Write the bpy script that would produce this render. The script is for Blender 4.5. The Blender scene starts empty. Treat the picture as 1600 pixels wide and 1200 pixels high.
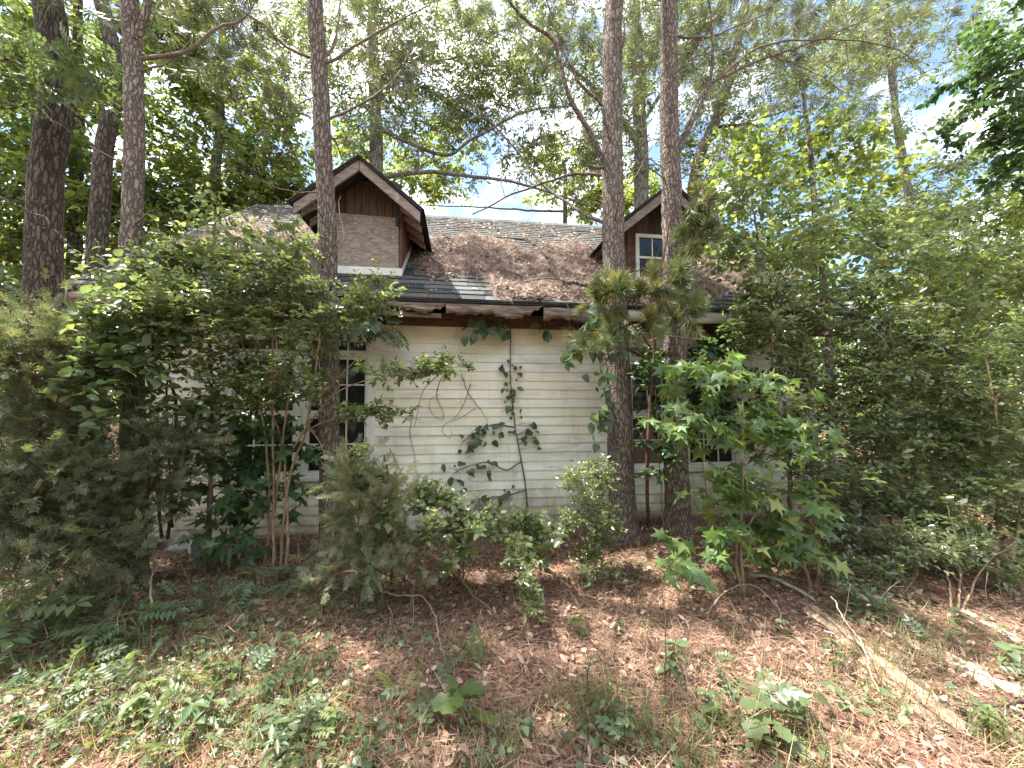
import bpy, math
import numpy as np
from mathutils import Vector, Matrix

# ------------------------------------------------------------------ camera, sky, sun, exposure
scene = bpy.context.scene
COL = scene.collection
CAM_H, YAW, PITCH = 1.51, math.radians(7.86), math.radians(3.05)
cam_data = bpy.data.cameras.new("camera")
cam_data.sensor_fit = 'HORIZONTAL'
cam_data.sensor_width = 36.0
cam_data.lens = 36.0 * 600.0 / 1600.0
cam_data.clip_start, cam_data.clip_end = 0.05, 600.0
camera = bpy.data.objects.new("camera", cam_data)
camera.location = (0, 0, CAM_H)
camera.rotation_euler = (math.pi / 2 + PITCH, 0, -YAW)
COL.objects.link(camera)
scene.camera = camera

SUN_EL, SUN_AZ = math.radians(66), math.radians(-66)      # azimuth from +Y towards +X
world = bpy.data.worlds.new("World")
scene.world = world
world.use_nodes = True
wn, wl = world.node_tree.nodes, world.node_tree.links
wn.clear()
w_out = wn.new("ShaderNodeOutputWorld")
w_bg = wn.new("ShaderNodeBackground")
w_bg.inputs["Strength"].default_value = 0.10
w_sky = wn.new("ShaderNodeTexSky")
w_sky.sky_type = 'NISHITA'
w_sky.sun_disc = False
w_sky.ozone_density = 2.0
w_sky.sun_elevation = SUN_EL
w_sky.sun_rotation = SUN_AZ
w_tc = wn.new("ShaderNodeTexCoord")
w_map = wn.new("ShaderNodeMapping")
w_map.inputs["Scale"].default_value = (1.0, 1.0, 1.9)
w_noise = wn.new("ShaderNodeTexNoise")
w_noise.inputs["Scale"].default_value = 2.1
w_noise.inputs["Detail"].default_value = 7
w_noise.inputs["Roughness"].default_value = 0.55
w_ramp = wn.new("ShaderNodeValToRGB")
w_ramp.color_ramp.elements[0].position = 0.44
w_ramp.color_ramp.elements[1].position = 0.58
w_mix = wn.new("ShaderNodeMixRGB")
w_mix.inputs["Color2"].default_value = (10.5, 10.6, 10.8, 1)
wl.new(w_tc.outputs["Generated"], w_map.inputs["Vector"])
wl.new(w_map.outputs["Vector"], w_noise.inputs["Vector"])
wl.new(w_noise.outputs["Fac"], w_ramp.inputs["Fac"])
wl.new(w_ramp.outputs["Color"], w_mix.inputs["Fac"])
wl.new(w_sky.outputs["Color"], w_mix.inputs["Color1"])
wl.new(w_mix.outputs["Color"], w_bg.inputs["Color"])
wl.new(w_bg.outputs["Background"], w_out.inputs["Surface"])

sun_data = bpy.data.lights.new("sun", 'SUN')
sun_data.energy = 5.0
sun_data.angle = math.radians(0.55)
sun_data.color = (1.0, 0.95, 0.87)
sun = bpy.data.objects.new("sun", sun_data)
s_dir = Vector((math.sin(SUN_AZ) * math.cos(SUN_EL), math.cos(SUN_AZ) * math.cos(SUN_EL), math.sin(SUN_EL)))
sun.rotation_euler = s_dir.to_track_quat('Z', 'Y').to_euler()
sun.location = s_dir * 40
COL.objects.link(sun)

vs = scene.view_settings
scene.display_settings.display_device = 'sRGB'
vs.view_transform = 'Standard'
vs.look = 'None'
vs.gamma = 1.0
vs.use_curve_mapping = False
vs.exposure = 2.12
cy = scene.cycles
cy.use_denoising = True
cy.denoising_prefilter = 'NONE'
cy.denoising_input_passes = 'RGB_ALBEDO_NORMAL'
cy.max_bounces = 7
cy.diffuse_bounces = 4
cy.glossy_bounces = 2
cy.transmission_bounces = 4
cy.sample_clamp_indirect = 6.0
cy.caustics_reflective = False
cy.caustics_refractive = False

# ------------------------------------------------------------------ helpers
R_ = np.array([math.cos(YAW), -math.sin(YAW), 0.0])
FL = np.array([math.sin(YAW), math.cos(YAW), 0.0])
ZZ = np.array([0.0, 0.0, 1.0])
F_ = FL * math.cos(PITCH) + ZZ * math.sin(PITCH)
U_ = -FL * math.sin(PITCH) + ZZ * math.cos(PITCH)
EYE = np.array([0.0, 0.0, CAM_H])


def ray(px, py):
    return F_ + (px - 800) / 600.0 * R_ + (600 - py) / 600.0 * U_


def P(px, py, Y):
    """A point of the place: where the sight line through a photo pixel is Y metres towards the house."""
    k = ray(px, py)
    return EYE + k * (Y / k[1])


def depth(p):
    return float((np.asarray(p) - EYE) @ F_)


def G(px, py, dz=0.0):
    """The ground under a photo pixel."""
    k = ray(px, py)
    p = EYE + k * (-CAM_H / k[2])
    for _ in range(4):
        h = gh(p[0], p[1])
        p = EYE + k * ((h - CAM_H) / k[2])
    return np.array([p[0], p[1], gh(p[0], p[1]) + dz])


def gh(x, y):
    """Ground height."""
    x, y = np.asarray(x, float), np.asarray(y, float)
    z = 0.035 * np.sin(1.3 * x + 0.7) * np.sin(1.1 * y + 0.4) + 0.018 * np.sin(3.1 * x + 1.7 * y) + 0.010 * np.sin(5.3 * y - 4.1 * x + 1)
    z = z + 0.14 * np.exp(-((x - 2.4) ** 2 / 1.6 + (y - 4.05) ** 2 / 0.35))
    z = z + 0.05 * np.exp(-((x + 1.3) ** 2 / 0.5 + (y - 3.9) ** 2 / 0.4))
    r = np.sqrt(x * x + (y - 5) ** 2)
    z = z + np.clip(r - 14, 0, None) * 0.035
    return z


def unit(v):
    v = np.asarray(v, float)
    return v / (np.linalg.norm(v, axis=-1, keepdims=True) + 1e-9)


def tag(o, label=None, cat=None, group=None, kind=None):
    if label: o['label'] = label
    if cat: o['category'] = cat
    if group: o['group'] = group
    if kind: o['kind'] = kind
    return o


def thing(name, loc, label, cat, group=None):
    o = bpy.data.objects.new(name, None)
    o.empty_display_size = 0.1
    o.location = [float(c) for c in loc]
    COL.objects.link(o)
    return tag(o, label, cat, group)


def make_mesh(name, V, F, mat, smooth=False, attr=None):
    V = np.asarray(V, np.float32)
    me = bpy.data.meshes.new(name)
    if isinstance(F, np.ndarray):
        k = F.shape[1]
        me.vertices.add(len(V))
        me.vertices.foreach_set('co', V.ravel())
        me.loops.add(F.size)
        me.loops.foreach_set('vertex_index', F.astype(np.int32).ravel())
        me.polygons.add(len(F))
        me.polygons.foreach_set('loop_start', np.arange(0, F.size, k, dtype=np.int32))
        me.update(calc_edges=True)
    else:
        me.from_pydata([tuple(map(float, v)) for v in V], [], F)
    if smooth:
        me.polygons.foreach_set('use_smooth', np.ones(len(me.polygons), bool))
    if attr is not None:
        a = me.attributes.new('tint', 'FLOAT', 'POINT')
        a.data.foreach_set('value', np.asarray(attr, np.float32))
    if mat is not None:
        me.materials.append(mat)
    me.update()
    return me


def add(name, me, parent=None, loc=None):
    o = bpy.data.objects.new(name, me)
    COL.objects.link(o)
    if parent is not None:
        o.parent = parent
    if loc is not None:
        o.location = [float(c) for c in loc]
    return o


def part(name, V, F, mat, parent=None, smooth=False, attr=None, base=(0, 0, 0), kind=None, label=None):
    V = np.asarray(V, float) - np.asarray(base, float)
    o = add(name, make_mesh(name, V, F, mat, smooth, attr), parent)
    return tag(o, label, None, None, kind)


class MB:
    """Collects boxes, prisms and tubes into one mesh."""
    def __init__(self):
        self.v, self.f = [], []

    def raw(self, V, F):
        n = len(self.v)
        self.v += [tuple(map(float, p)) for p in V]
        self.f += [tuple(int(i) + n for i in f) for f in F]
        return self

    def box(self, x0, x1, y0, y1, z0, z1):
        V = [(x0, y0, z0), (x1, y0, z0), (x1, y1, z0), (x0, y1, z0), (x0, y0, z1), (x1, y0, z1), (x1, y1, z1), (x0, y1, z1)]
        return self.raw(V, [(0, 3, 2, 1), (4, 5, 6, 7), (0, 1, 5, 4), (1, 2, 6, 5), (2, 3, 7, 6), (3, 0, 4, 7)])

    def prism(self, poly, axis, a, b):
        """A polygon (2-D, the two axes other than AXIS in order) pushed from a to b along AXIS."""
        def pt(p, t):
            q = list(p); q.insert(axis, t); return q
        n = len(poly)
        V = [pt(p, a) for p in poly] + [pt(p, b) for p in poly]
        F = [tuple(range(n)), tuple(range(2 * n - 1, n - 1, -1))] + [(i, i + n, (i + 1) % n + n, (i + 1) % n) for i in range(n)]
        return self.raw(V, F)

    def put(self, name, mat, parent, base=(0, 0, 0), smooth=False, label=None, kind=None):
        return part(name, self.v, self.f, mat, parent, smooth, None, base, kind, label)


def tube(pts, radii, sides=6, rough=0.0, rng=None, ridges=0):
    pts = np.asarray(pts, float)
    n = len(pts)
    radii = np.broadcast_to(np.asarray(radii, float), (n,))
    T = unit(np.gradient(pts, axis=0))
    ref = np.array([0.31, 0.17, 0.93]) if abs(T[0][2]) < 0.8 else np.array([0.9, 0.35, 0.1])
    A = unit(np.cross(T, ref)); B = np.cross(T, A)
    ang = np.arange(sides) / sides * 2 * np.pi
    rr = np.repeat(radii[:, None], sides, 1)
    if rough and rng is not None:
        rr = rr * (1 + rough * rng.standard_normal((n, sides)))
        if ridges:
            rr = rr * (1 + 0.10 * np.sin(ang * ridges + rng.uniform(0, 6))[None, :] + 0.08 * np.sin(ang * (ridges * 2 + 1) + np.linspace(0, 3, n)[:, None]))
    V = pts[:, None, :] + rr[..., None] * (np.cos(ang)[None, :, None] * A[:, None, :] + np.sin(ang)[None, :, None] * B[:, None, :])
    V = V.reshape(-1, 3)
    i = np.arange(n - 1)[:, None] * sides; j = np.arange(sides)[None, :]; k = (j + 1) % sides
    F = np.stack([i + j, i + k, i + sides + k, i + sides + j], -1).reshape(-1, 4)
    return V, F


def join(parts):
    Vs, Fs, n = [], [], 0
    for V, F in parts:
        Vs.append(V); Fs.append(F + n); n += len(V)
    return np.concatenate(Vs), np.concatenate(Fs)


def smooth_line(pts, n):
    """Catmull-Rom through the points, n samples."""
    p = np.asarray(pts, float)
    if len(p) == 2:
        return p[0] + (p[1] - p[0]) * np.linspace(0, 1, n)[:, None]
    q = np.vstack([2 * p[0] - p[1], p, 2 * p[-1] - p[-2]])
    t = np.linspace(0, len(p) - 1 - 1e-6, n)
    i = t.astype(int); u = (t - i)[:, None]
    a, b, c, d = q[i], q[i + 1], q[i + 2], q[i + 3]
    return 0.5 * (2 * b + (c - a) * u + (2 * a - 5 * b + 4 * c - d) * u ** 2 + (3 * b - a - 3 * c + d) * u ** 3)


# ------------------------------------------------------------------ materials
def new_mat(name):
    m = bpy.data.materials.new(name)
    m.use_nodes = True
    nt = m.node_tree
    nt.nodes.clear()
    out = nt.nodes.new("ShaderNodeOutputMaterial")
    return m, nt.nodes, nt.links, out


def ramp(nodes, stops):
    r = nodes.new("ShaderNodeValToRGB")
    e = r.color_ramp.elements
    while len(e) < len(stops):
        e.new(0.5)
    for el, (p, c) in zip(e, stops):
        el.position = p
        el.color = (c[0], c[1], c[2], 1)
    return r


def leaf_mat(name, dark, mid, light, trans=0.42, rough=0.42, tcol=None, spec=0.5):
    m, n, l, out = new_mat(name)
    at = n.new("ShaderNodeAttribute"); at.attribute_name = 'tint'
    r = ramp(n, [(0.0, dark), (0.55, mid), (1.0, light)])
    l.new(at.outputs["Fac"], r.inputs["Fac"])
    b = n.new("ShaderNodeBsdfPrincipled")
    b.inputs["Roughness"].default_value = rough
    b.inputs["Specular IOR Level"].default_value = spec
    l.new(r.outputs["Color"], b.inputs["Base Color"])
    t = n.new("ShaderNodeBsdfTranslucent")
    mul = n.new("ShaderNodeMixRGB"); mul.blend_type = 'MULTIPLY'; mul.inputs["Fac"].default_value = 1
    mul.inputs["Color2"].default_value = (*(tcol or (2.6, 2.3, 1.1)), 1)
    l.new(r.outputs["Color"], mul.inputs["Color1"])
    l.new(mul.outputs["Color"], t.inputs["Color"])
    mx = n.new("ShaderNodeMixShader"); mx.inputs["Fac"].default_value = trans
    l.new(b.outputs["BSDF"], mx.inputs[1]); l.new(t.outputs["BSDF"], mx.inputs[2])
    l.new(mx.outputs["Shader"], out.inputs["Surface"])
    return m


def noise_mat(name, stops, scale=(5, 5, 5), detail=6, rough=0.85, bump=0.0, bscale=None, spec=0.2, second=None, per_object=0.0, nrough=0.6, dist=0.01):
    """Colour from noise through a ramp; second = (scale, low, high, colour) lays a patchy second colour over it."""
    m, n, l, out = new_mat(name)
    tc = n.new("ShaderNodeTexCoord")
    geo = n.new("ShaderNodeNewGeometry")
    mp = n.new("ShaderNodeMapping"); mp.inputs["Scale"].default_value = scale
    l.new(geo.outputs["Position"], mp.inputs["Vector"])
    nz = n.new("ShaderNodeTexNoise"); nz.inputs["Scale"].default_value = 1; nz.inputs["Detail"].default_value = detail; nz.inputs["Roughness"].default_value = nrough
    l.new(mp.outputs["Vector"], nz.inputs["Vector"])
    r = ramp(n, stops)
    fac = nz.outputs["Fac"]
    if per_object:
        oi = n.new("ShaderNodeObjectInfo")
        ma = n.new("ShaderNodeMath"); ma.operation = 'MULTIPLY_ADD'
        ma.inputs[1].default_value = per_object; ma.inputs[2].default_value = -per_object / 2
        l.new(oi.outputs["Random"], ma.inputs[0])
        ad = n.new("ShaderNodeMath"); ad.operation = 'ADD'
        l.new(fac, ad.inputs[0]); l.new(ma.outputs[0], ad.inputs[1])
        fac = ad.outputs[0]
    l.new(fac, r.inputs["Fac"])
    col = r.outputs["Color"]
    if second:
        sc, lo, hi, c2 = second
        n2 = n.new("ShaderNodeTexNoise"); n2.inputs["Scale"].default_value = sc; n2.inputs["Detail"].default_value = 5; n2.inputs["Roughness"].default_value = 0.65
        l.new(geo.outputs["Position"], n2.inputs["Vector"])
        mr = n.new("ShaderNodeMapRange"); mr.inputs["From Min"].default_value = lo; mr.inputs["From Max"].default_value = hi
        l.new(n2.outputs["Fac"], mr.inputs["Value"])
        mx = n.new("ShaderNodeMixRGB"); mx.inputs["Color2"].default_value = (*c2, 1)
        l.new(mr.outputs["Result"], mx.inputs["Fac"]); l.new(col, mx.inputs["Color1"])
        col = mx.outputs["Color"]
    b = n.new("ShaderNodeBsdfPrincipled")
    b.inputs["Roughness"].default_value = rough
    b.inputs["Specular IOR Level"].default_value = spec
    l.new(col, b.inputs["Base Color"])
    if bump:
        bp = n.new("ShaderNodeBump"); bp.inputs["Strength"].default_value = bump; bp.inputs["Distance"].default_value = dist
        src = nz.outputs["Fac"]
        if bscale:
            mp2 = n.new("ShaderNodeMapping"); mp2.inputs["Scale"].default_value = bscale
            l.new(geo.outputs["Position"], mp2.inputs["Vector"])
            n3 = n.new("ShaderNodeTexNoise"); n3.inputs["Scale"].default_value = 1; n3.inputs["Detail"].default_value = 5
            l.new(mp2.outputs["Vector"], n3.inputs["Vector"])
            src = n3.outputs["Fac"]
        l.new(src, bp.inputs["Height"]); l.new(bp.outputs["Normal"], b.inputs["Normal"])
    l.new(b.outputs["BSDF"], out.inputs["Surface"])
    return m


def bark_mat(name, furrow, plate, pale, plate_scale=(30, 30, 8), bump=0.9):
    """Plated pine bark: stretched voronoi cells, dark furrows, flaky plates."""
    m, n, l, out = new_mat(name)
    geo = n.new("ShaderNodeNewGeometry")
    nw = n.new("ShaderNodeTexNoise"); nw.inputs["Scale"].default_value = 14; nw.inputs["Detail"].default_value = 4
    l.new(geo.outputs["Position"], nw.inputs["Vector"])
    vm = n.new("ShaderNodeVectorMath"); vm.operation = 'MULTIPLY_ADD'
    vm.inputs[1].default_value = (0.06, 0.06, 0.14)
    l.new(nw.outputs["Color"], vm.inputs[0]); l.new(geo.outputs["Position"], vm.inputs[2])
    mp = n.new("ShaderNodeMapping"); mp.inputs["Scale"].default_value = plate_scale
    l.new(vm.outputs[0], mp.inputs["Vector"])
    vo = n.new("ShaderNodeTexVoronoi"); vo.feature = 'DISTANCE_TO_EDGE'; vo.inputs["Scale"].default_value = 1
    l.new(mp.outputs["Vector"], vo.inputs["Vector"])
    mr = n.new("ShaderNodeMapRange"); mr.inputs["From Min"].default_value = 0.0; mr.inputs["From Max"].default_value = 0.22
    l.new(vo.outputs["Distance"], mr.inputs["Value"])
    mp2 = n.new("ShaderNodeMapping"); mp2.inputs["Scale"].default_value = (60, 60, 18)
    l.new(geo.outputs["Position"], mp2.inputs["Vector"])
    nz = n.new("ShaderNodeTexNoise"); nz.inputs["Scale"].default_value = 1; nz.inputs["Detail"].default_value = 6
    l.new(mp2.outputs["Vector"], nz.inputs["Vector"])
    r1 = ramp(n, [(0.3, plate), (0.68, pale)])
    l.new(nz.outputs["Fac"], r1.inputs["Fac"])
    mx = n.new("ShaderNodeMixRGB"); mx.inputs["Color1"].default_value = (*furrow, 1)
    l.new(mr.outputs["Result"], mx.inputs["Fac"]); l.new(r1.outputs["Color"], mx.inputs["Color2"])
    b = n.new("ShaderNodeBsdfPrincipled"); b.inputs["Roughness"].default_value = 0.9; b.inputs["Specular IOR Level"].default_value = 0.15
    l.new(mx.outputs["Color"], b.inputs["Base Color"])
    ad = n.new("ShaderNodeMath"); ad.operation = 'MULTIPLY_ADD'; ad.inputs[1].default_value = 0.35
    l.new(nz.outputs["Fac"], ad.inputs[0]); l.new(mr.outputs["Result"], ad.inputs[2])
    bp = n.new("ShaderNodeBump"); bp.inputs["Strength"].default_value = bump; bp.inputs["Distance"].default_value = 0.012
    l.new(ad.outputs[0], bp.inputs["Height"]); l.new(bp.outputs["Normal"], b.inputs["Normal"])
    l.new(b.outputs["BSDF"], out.inputs["Surface"])
    return m


M = {}
M['pine_bark'] = bark_mat('pine_bark', (0.075, 0.052, 0.042), (0.15, 0.115, 0.095), (0.27, 0.235, 0.205), (34, 34, 9))
M['red_bark'] = bark_mat('red_bark', (0.080, 0.060, 0.050), (0.165, 0.132, 0.112), (0.28, 0.24, 0.21), (34, 34, 9))
M['grey_bark'] = bark_mat('grey_bark', (0.07, 0.06, 0.05), (0.17, 0.15, 0.125), (0.28, 0.25, 0.22), (16, 16, 3), 0.6)
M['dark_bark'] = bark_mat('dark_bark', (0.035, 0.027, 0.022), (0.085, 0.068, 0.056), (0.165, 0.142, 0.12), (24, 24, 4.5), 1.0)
M['twig'] = noise_mat('twig', [(0.3, (0.08, 0.055, 0.04)), (0.7, (0.19, 0.145, 0.11))], (30, 30, 30))
M['pale_twig'] = noise_mat('pale_twig', [(0.3, (0.20, 0.155, 0.11)), (0.7, (0.40, 0.33, 0.25))], (30, 30, 30))
M['tan_stem'] = noise_mat('tan_stem', [(0.3, (0.13, 0.085, 0.05)), (0.7, (0.28, 0.20, 0.125))], (30, 30, 20))
M['red_stem'] = noise_mat('red_stem', [(0.3, (0.06, 0.03, 0.02)), (0.7, (0.17, 0.095, 0.065))], (40, 40, 12))

M['privet'] = leaf_mat('privet_leaf', (0.070, 0.104, 0.050), (0.118, 0.160, 0.075), (0.20, 0.23, 0.11), 0.42, 0.25, (2.2, 2.05, 1.15), 0.9)
M['privet_dark'] = leaf_mat('privet_dark_leaf', (0.066, 0.098, 0.052), (0.108, 0.147, 0.075), (0.18, 0.205, 0.105), 0.42, 0.25, (2.2, 2.05, 1.15), 0.9)
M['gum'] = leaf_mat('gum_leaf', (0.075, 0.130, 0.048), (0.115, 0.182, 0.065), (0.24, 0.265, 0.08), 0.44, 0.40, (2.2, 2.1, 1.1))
M['gum_shaded'] = leaf_mat('gum_shaded_leaf', (0.035, 0.072, 0.032), (0.058, 0.108, 0.045), (0.105, 0.155, 0.055), 0.40, 0.40, (2.2, 2.1, 1.0))  # darker copy of the gum leaf; shade is put into its colour
M['oak'] = leaf_mat('oak_leaf', (0.072, 0.098, 0.048), (0.110, 0.140, 0.068), (0.18, 0.195, 0.09), 0.45, 0.36, (2.2, 2.1, 1.1))
M['bright'] = leaf_mat('bright_leaf', (0.058, 0.094, 0.036), (0.112, 0.155, 0.054), (0.215, 0.24, 0.075), 0.50, 0.40, (2.4, 2.25, 1.0))
M['deep'] = leaf_mat('deep_leaf', (0.045, 0.076, 0.038), (0.080, 0.117, 0.058), (0.14, 0.175, 0.075), 0.44, 0.34, (2.3, 2.15, 1.1))
M['needle'] = leaf_mat('pine_needle', (0.065, 0.085, 0.045), (0.11, 0.13, 0.07), (0.19, 0.195, 0.10), 0.30, 0.42, (1.8, 1.7, 1.0))
M['young_needle'] = leaf_mat('young_needle', (0.09, 0.125, 0.055), (0.15, 0.185, 0.085), (0.30, 0.25, 0.11), 0.30, 0.45, (1.8, 1.7, 1.0))
M['cedar'] = leaf_mat('cedar_spray', (0.085, 0.105, 0.060), (0.140, 0.162, 0.092), (0.24, 0.22, 0.13), 0.32, 0.6, (1.8, 1.8, 1.0))
M['vine'] = leaf_mat('vine_leaf', (0.032, 0.062, 0.034), (0.060, 0.100, 0.048), (0.12, 0.16, 0.065), 0.36, 0.40, (2.2, 2.1, 1.2))
M['herb'] = leaf_mat('herb_leaf', (0.062, 0.102, 0.052), (0.105, 0.150, 0.075), (0.19, 0.225, 0.10), 0.40, 0.40, (2.3, 2.1, 1.15))
M['grass'] = leaf_mat('grass_blade', (0.06, 0.095, 0.035), (0.11, 0.14, 0.055), (0.27, 0.23, 0.12), 0.35, 0.5)
M['litter'] = leaf_mat('litter_leaf', (0.11, 0.060, 0.040), (0.25, 0.150, 0.105), (0.47, 0.35, 0.26), 0.12, 0.6, (1.2, 1.0, 0.8), 0.3)
M['dead_needle'] = leaf_mat('dead_needle', (0.14, 0.070, 0.046), (0.27, 0.155, 0.108), (0.46, 0.33, 0.235), 0.12, 0.6, (1.2, 1.0, 0.8), 0.3)
M['roof_litter'] = leaf_mat('roof_litter', (0.13, 0.085, 0.066), (0.27, 0.195, 0.155), (0.44, 0.355, 0.29), 0.10, 0.7, (1.2, 1.0, 0.8), 0.2)

M['ground'] = noise_mat('forest_floor', [(0.25, (0.065, 0.036, 0.026)), (0.5, (0.14, 0.082, 0.058)), (0.75, (0.24, 0.155, 0.115))], (14, 14, 14), 9, 0.95, 0.8, (40, 40, 40), 0.1, (0.9, 0.52, 0.72, (0.09, 0.085, 0.045)), dist=0.03)


def siding_mat():
    m, n, l, out = new_mat('painted_siding')
    geo = n.new("ShaderNodeNewGeometry")
    oi = n.new("ShaderNodeObjectInfo")
    base = ramp(n, [(0.0, (0.72, 0.67, 0.53)), (0.5, (0.77, 0.74, 0.63)), (1.0, (0.76, 0.76, 0.71))])
    l.new(oi.outputs["Random"], base.inputs["Fac"])

    def layer(col_in, scale, lo, hi, colour, amount):
        mp = n.new("ShaderNodeMapping"); mp.inputs["Scale"].default_value = scale
        l.new(geo.outputs["Position"], mp.inputs["Vector"])
        nz = n.new("ShaderNodeTexNoise"); nz.inputs["Scale"].default_value = 1; nz.inputs["Detail"].default_value = 7; nz.inputs["Roughness"].default_value = 0.65
        l.new(mp.outputs["Vector"], nz.inputs["Vector"])
        mr = n.new("ShaderNodeMapRange"); mr.inputs["From Min"].default_value = lo; mr.inputs["From Max"].default_value = hi; mr.inputs["To Max"].default_value = amount
        l.new(nz.outputs["Fac"], mr.inputs["Value"])
        mx = n.new("ShaderNodeMixRGB"); mx.inputs["Color2"].default_value = (*colour, 1)
        l.new(mr.outputs["Result"], mx.inputs["Fac"]); l.new(col_in, mx.inputs["Color1"])
        return mx.outputs["Color"]
    c = layer(base.outputs["Color"], (1.3, 1, 2.2), 0.44, 0.70, (0.50, 0.48, 0.30), 0.5)      # algae
    c = layer(c, (2.2, 1, 9.0), 0.50, 0.70, (0.40, 0.395, 0.37), 0.55)                          # mildew along the laps
    c = layer(c, (9, 1, 1.2), 0.54, 0.76, (0.36, 0.31, 0.22), 0.45)                            # drips
    c = layer(c, (45, 45, 45), 0.66, 0.72, (0.20, 0.17, 0.13), 0.5)                            # specks
    # soil splashed up the lowest boards
    sx = n.new("ShaderNodeSeparateXYZ"); l.new(geo.outputs["Position"], sx.inputs["Vector"])
    ns = n.new("ShaderNodeTexNoise"); ns.inputs["Scale"].default_value = 7; ns.inputs["Detail"].default_value = 6
    l.new(geo.outputs["Position"], ns.inputs["Vector"])
    ma = n.new("ShaderNodeMath"); ma.operation = 'MULTIPLY_ADD'; ma.inputs[1].default_value = -0.9
    l.new(ns.outputs["Fac"], ma.inputs[0]); l.new(sx.outputs["Z"], ma.inputs[2])
    mr = n.new("ShaderNodeMapRange"); mr.inputs["From Min"].default_value = 0.05; mr.inputs["From Max"].default_value = -0.45; mr.inputs["To Max"].default_value = 0.8
    l.new(ma.outputs[0], mr.inputs["Value"])
    mx = n.new("ShaderNodeMixRGB"); mx.inputs["Color2"].default_value = (0.26, 0.20, 0.14, 1)
    l.new(mr.outputs["Result"], mx.inputs["Fac"]); l.new(c, mx.inputs["Color1"])
    c = mx.outputs["Color"]
    b = n.new("ShaderNodeBsdfPrincipled"); b.inputs["Roughness"].default_value = 0.6; b.inputs["Specular IOR Level"].default_value = 0.3
    l.new(c, b.inputs["Base Color"])
    mp = n.new("ShaderNodeMapping"); mp.inputs["Scale"].default_value = (6, 60, 60)
    l.new(geo.outputs["Position"], mp.inputs["Vector"])
    nz = n.new("ShaderNodeTexNoise"); nz.inputs["Scale"].default_value = 1; nz.inputs["Detail"].default_value = 4
    l.new(mp.outputs["Vector"], nz.inputs["Vector"])
    bp = n.new("ShaderNodeBump"); bp.inputs["Strength"].default_value = 0.25; bp.inputs["Distance"].default_value = 0.004
    l.new(nz.outputs["Fac"], bp.inputs["Height"]); l.new(bp.outputs["Normal"], b.inputs["Normal"])
    l.new(b.outputs["BSDF"], out.inputs["Surface"])
    return m


def osb_mat():
    m, n, l, out = new_mat('strand_board')
    geo = n.new("ShaderNodeNewGeometry")
    cols = []
    for rot, off in ((0.5, 0), (-0.7, 3.1), (1.35, 7.7)):
        mp = n.new("ShaderNodeMapping"); mp.inputs["Rotation"].default_value = (0, rot, 0); mp.inputs["Scale"].default_value = (12, 12, 52); mp.inputs["Location"].default_value = (off, off, off)
        l.new(geo.outputs["Position"], mp.inputs["Vector"])
        vo = n.new("ShaderNodeTexVoronoi"); vo.inputs["Scale"].default_value = 1
        l.new(mp.outputs["Vector"], vo.inputs["Vector"])
        cols.append(vo.outputs["Color"])
    mp = n.new("ShaderNodeMapping"); mp.inputs["Scale"].default_value = (24, 24, 24)
    l.new(geo.outputs["Position"], mp.inputs["Vector"])
    vs_ = n.new("ShaderNodeTexVoronoi"); vs_.inputs["Scale"].default_value = 1
    l.new(mp.outputs["Vector"], vs_.inputs["Vector"])
    sep = n.new("ShaderNodeSeparateColor"); l.new(vs_.outputs["Color"], sep.inputs["Color"])
    a = n.new("ShaderNodeMath"); a.operation = 'GREATER_THAN'; a.inputs[1].default_value = 0.36; l.new(sep.outputs[0], a.inputs[0])
    b_ = n.new("ShaderNodeMath"); b_.operation = 'GREATER_THAN'; b_.inputs[1].default_value = 0.62; l.new(sep.outputs[1], b_.inputs[0])
    m1 = n.new("ShaderNodeMixRGB"); l.new(a.outputs[0], m1.inputs["Fac"]); l.new(cols[0], m1.inputs["Color1"]); l.new(cols[1], m1.inputs["Color2"])
    m2 = n.new("ShaderNodeMixRGB"); l.new(b_.outputs[0], m2.inputs["Fac"]); l.new(m1.outputs["Color"], m2.inputs["Color1"]); l.new(cols[2], m2.inputs["Color2"])
    s2 = n.new("ShaderNodeSeparateColor"); l.new(m2.outputs["Color"], s2.inputs["Color"])
    r = ramp(n, [(0.0, (0.20, 0.16, 0.135)), (0.5, (0.27, 0.22, 0.185)), (1.0, (0.36, 0.30, 0.26))])
    l.new(s2.outputs[0], r.inputs["Fac"])
    b = n.new("ShaderNodeBsdfPrincipled"); b.inputs["Roughness"].default_value = 0.85; b.inputs["Specular IOR Level"].default_value = 0.2
    l.new(r.outputs["Color"], b.inputs["Base Color"])
    l.new(b.outputs["BSDF"], out.inputs["Surface"])
    return m


M['siding'] = siding_mat()
M['osb'] = osb_mat()
M['white_trim'] = noise_mat('white_trim', [(0.3, (0.58, 0.57, 0.52)), (0.7, (0.76, 0.75, 0.71))], (6, 6, 3), 6, 0.5, 0.1, (60, 60, 60), 0.3, (7, 0.58, 0.75, (0.38, 0.36, 0.28)))
M['old_trim'] = noise_mat('old_trim', [(0.3, (0.38, 0.36, 0.28)), (0.6, (0.56, 0.54, 0.44)), (0.8, (0.30, 0.24, 0.18))], (4, 8, 14), 7, 0.8, 0.4, (20, 60, 60), 0.2, (6, 0.55, 0.7, (0.20, 0.21, 0.12)))
M['rot_wood'] = noise_mat('rotted_fascia_wood', [(0.28, (0.07, 0.045, 0.033)), (0.5, (0.19, 0.14, 0.11)), (0.74, (0.38, 0.33, 0.28))], (5, 30, 30), 8, 0.95, 1.0, (9, 70, 70), 0.1, (5, 0.57, 0.70, (0.15, 0.15, 0.075)), dist=0.02)
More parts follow.
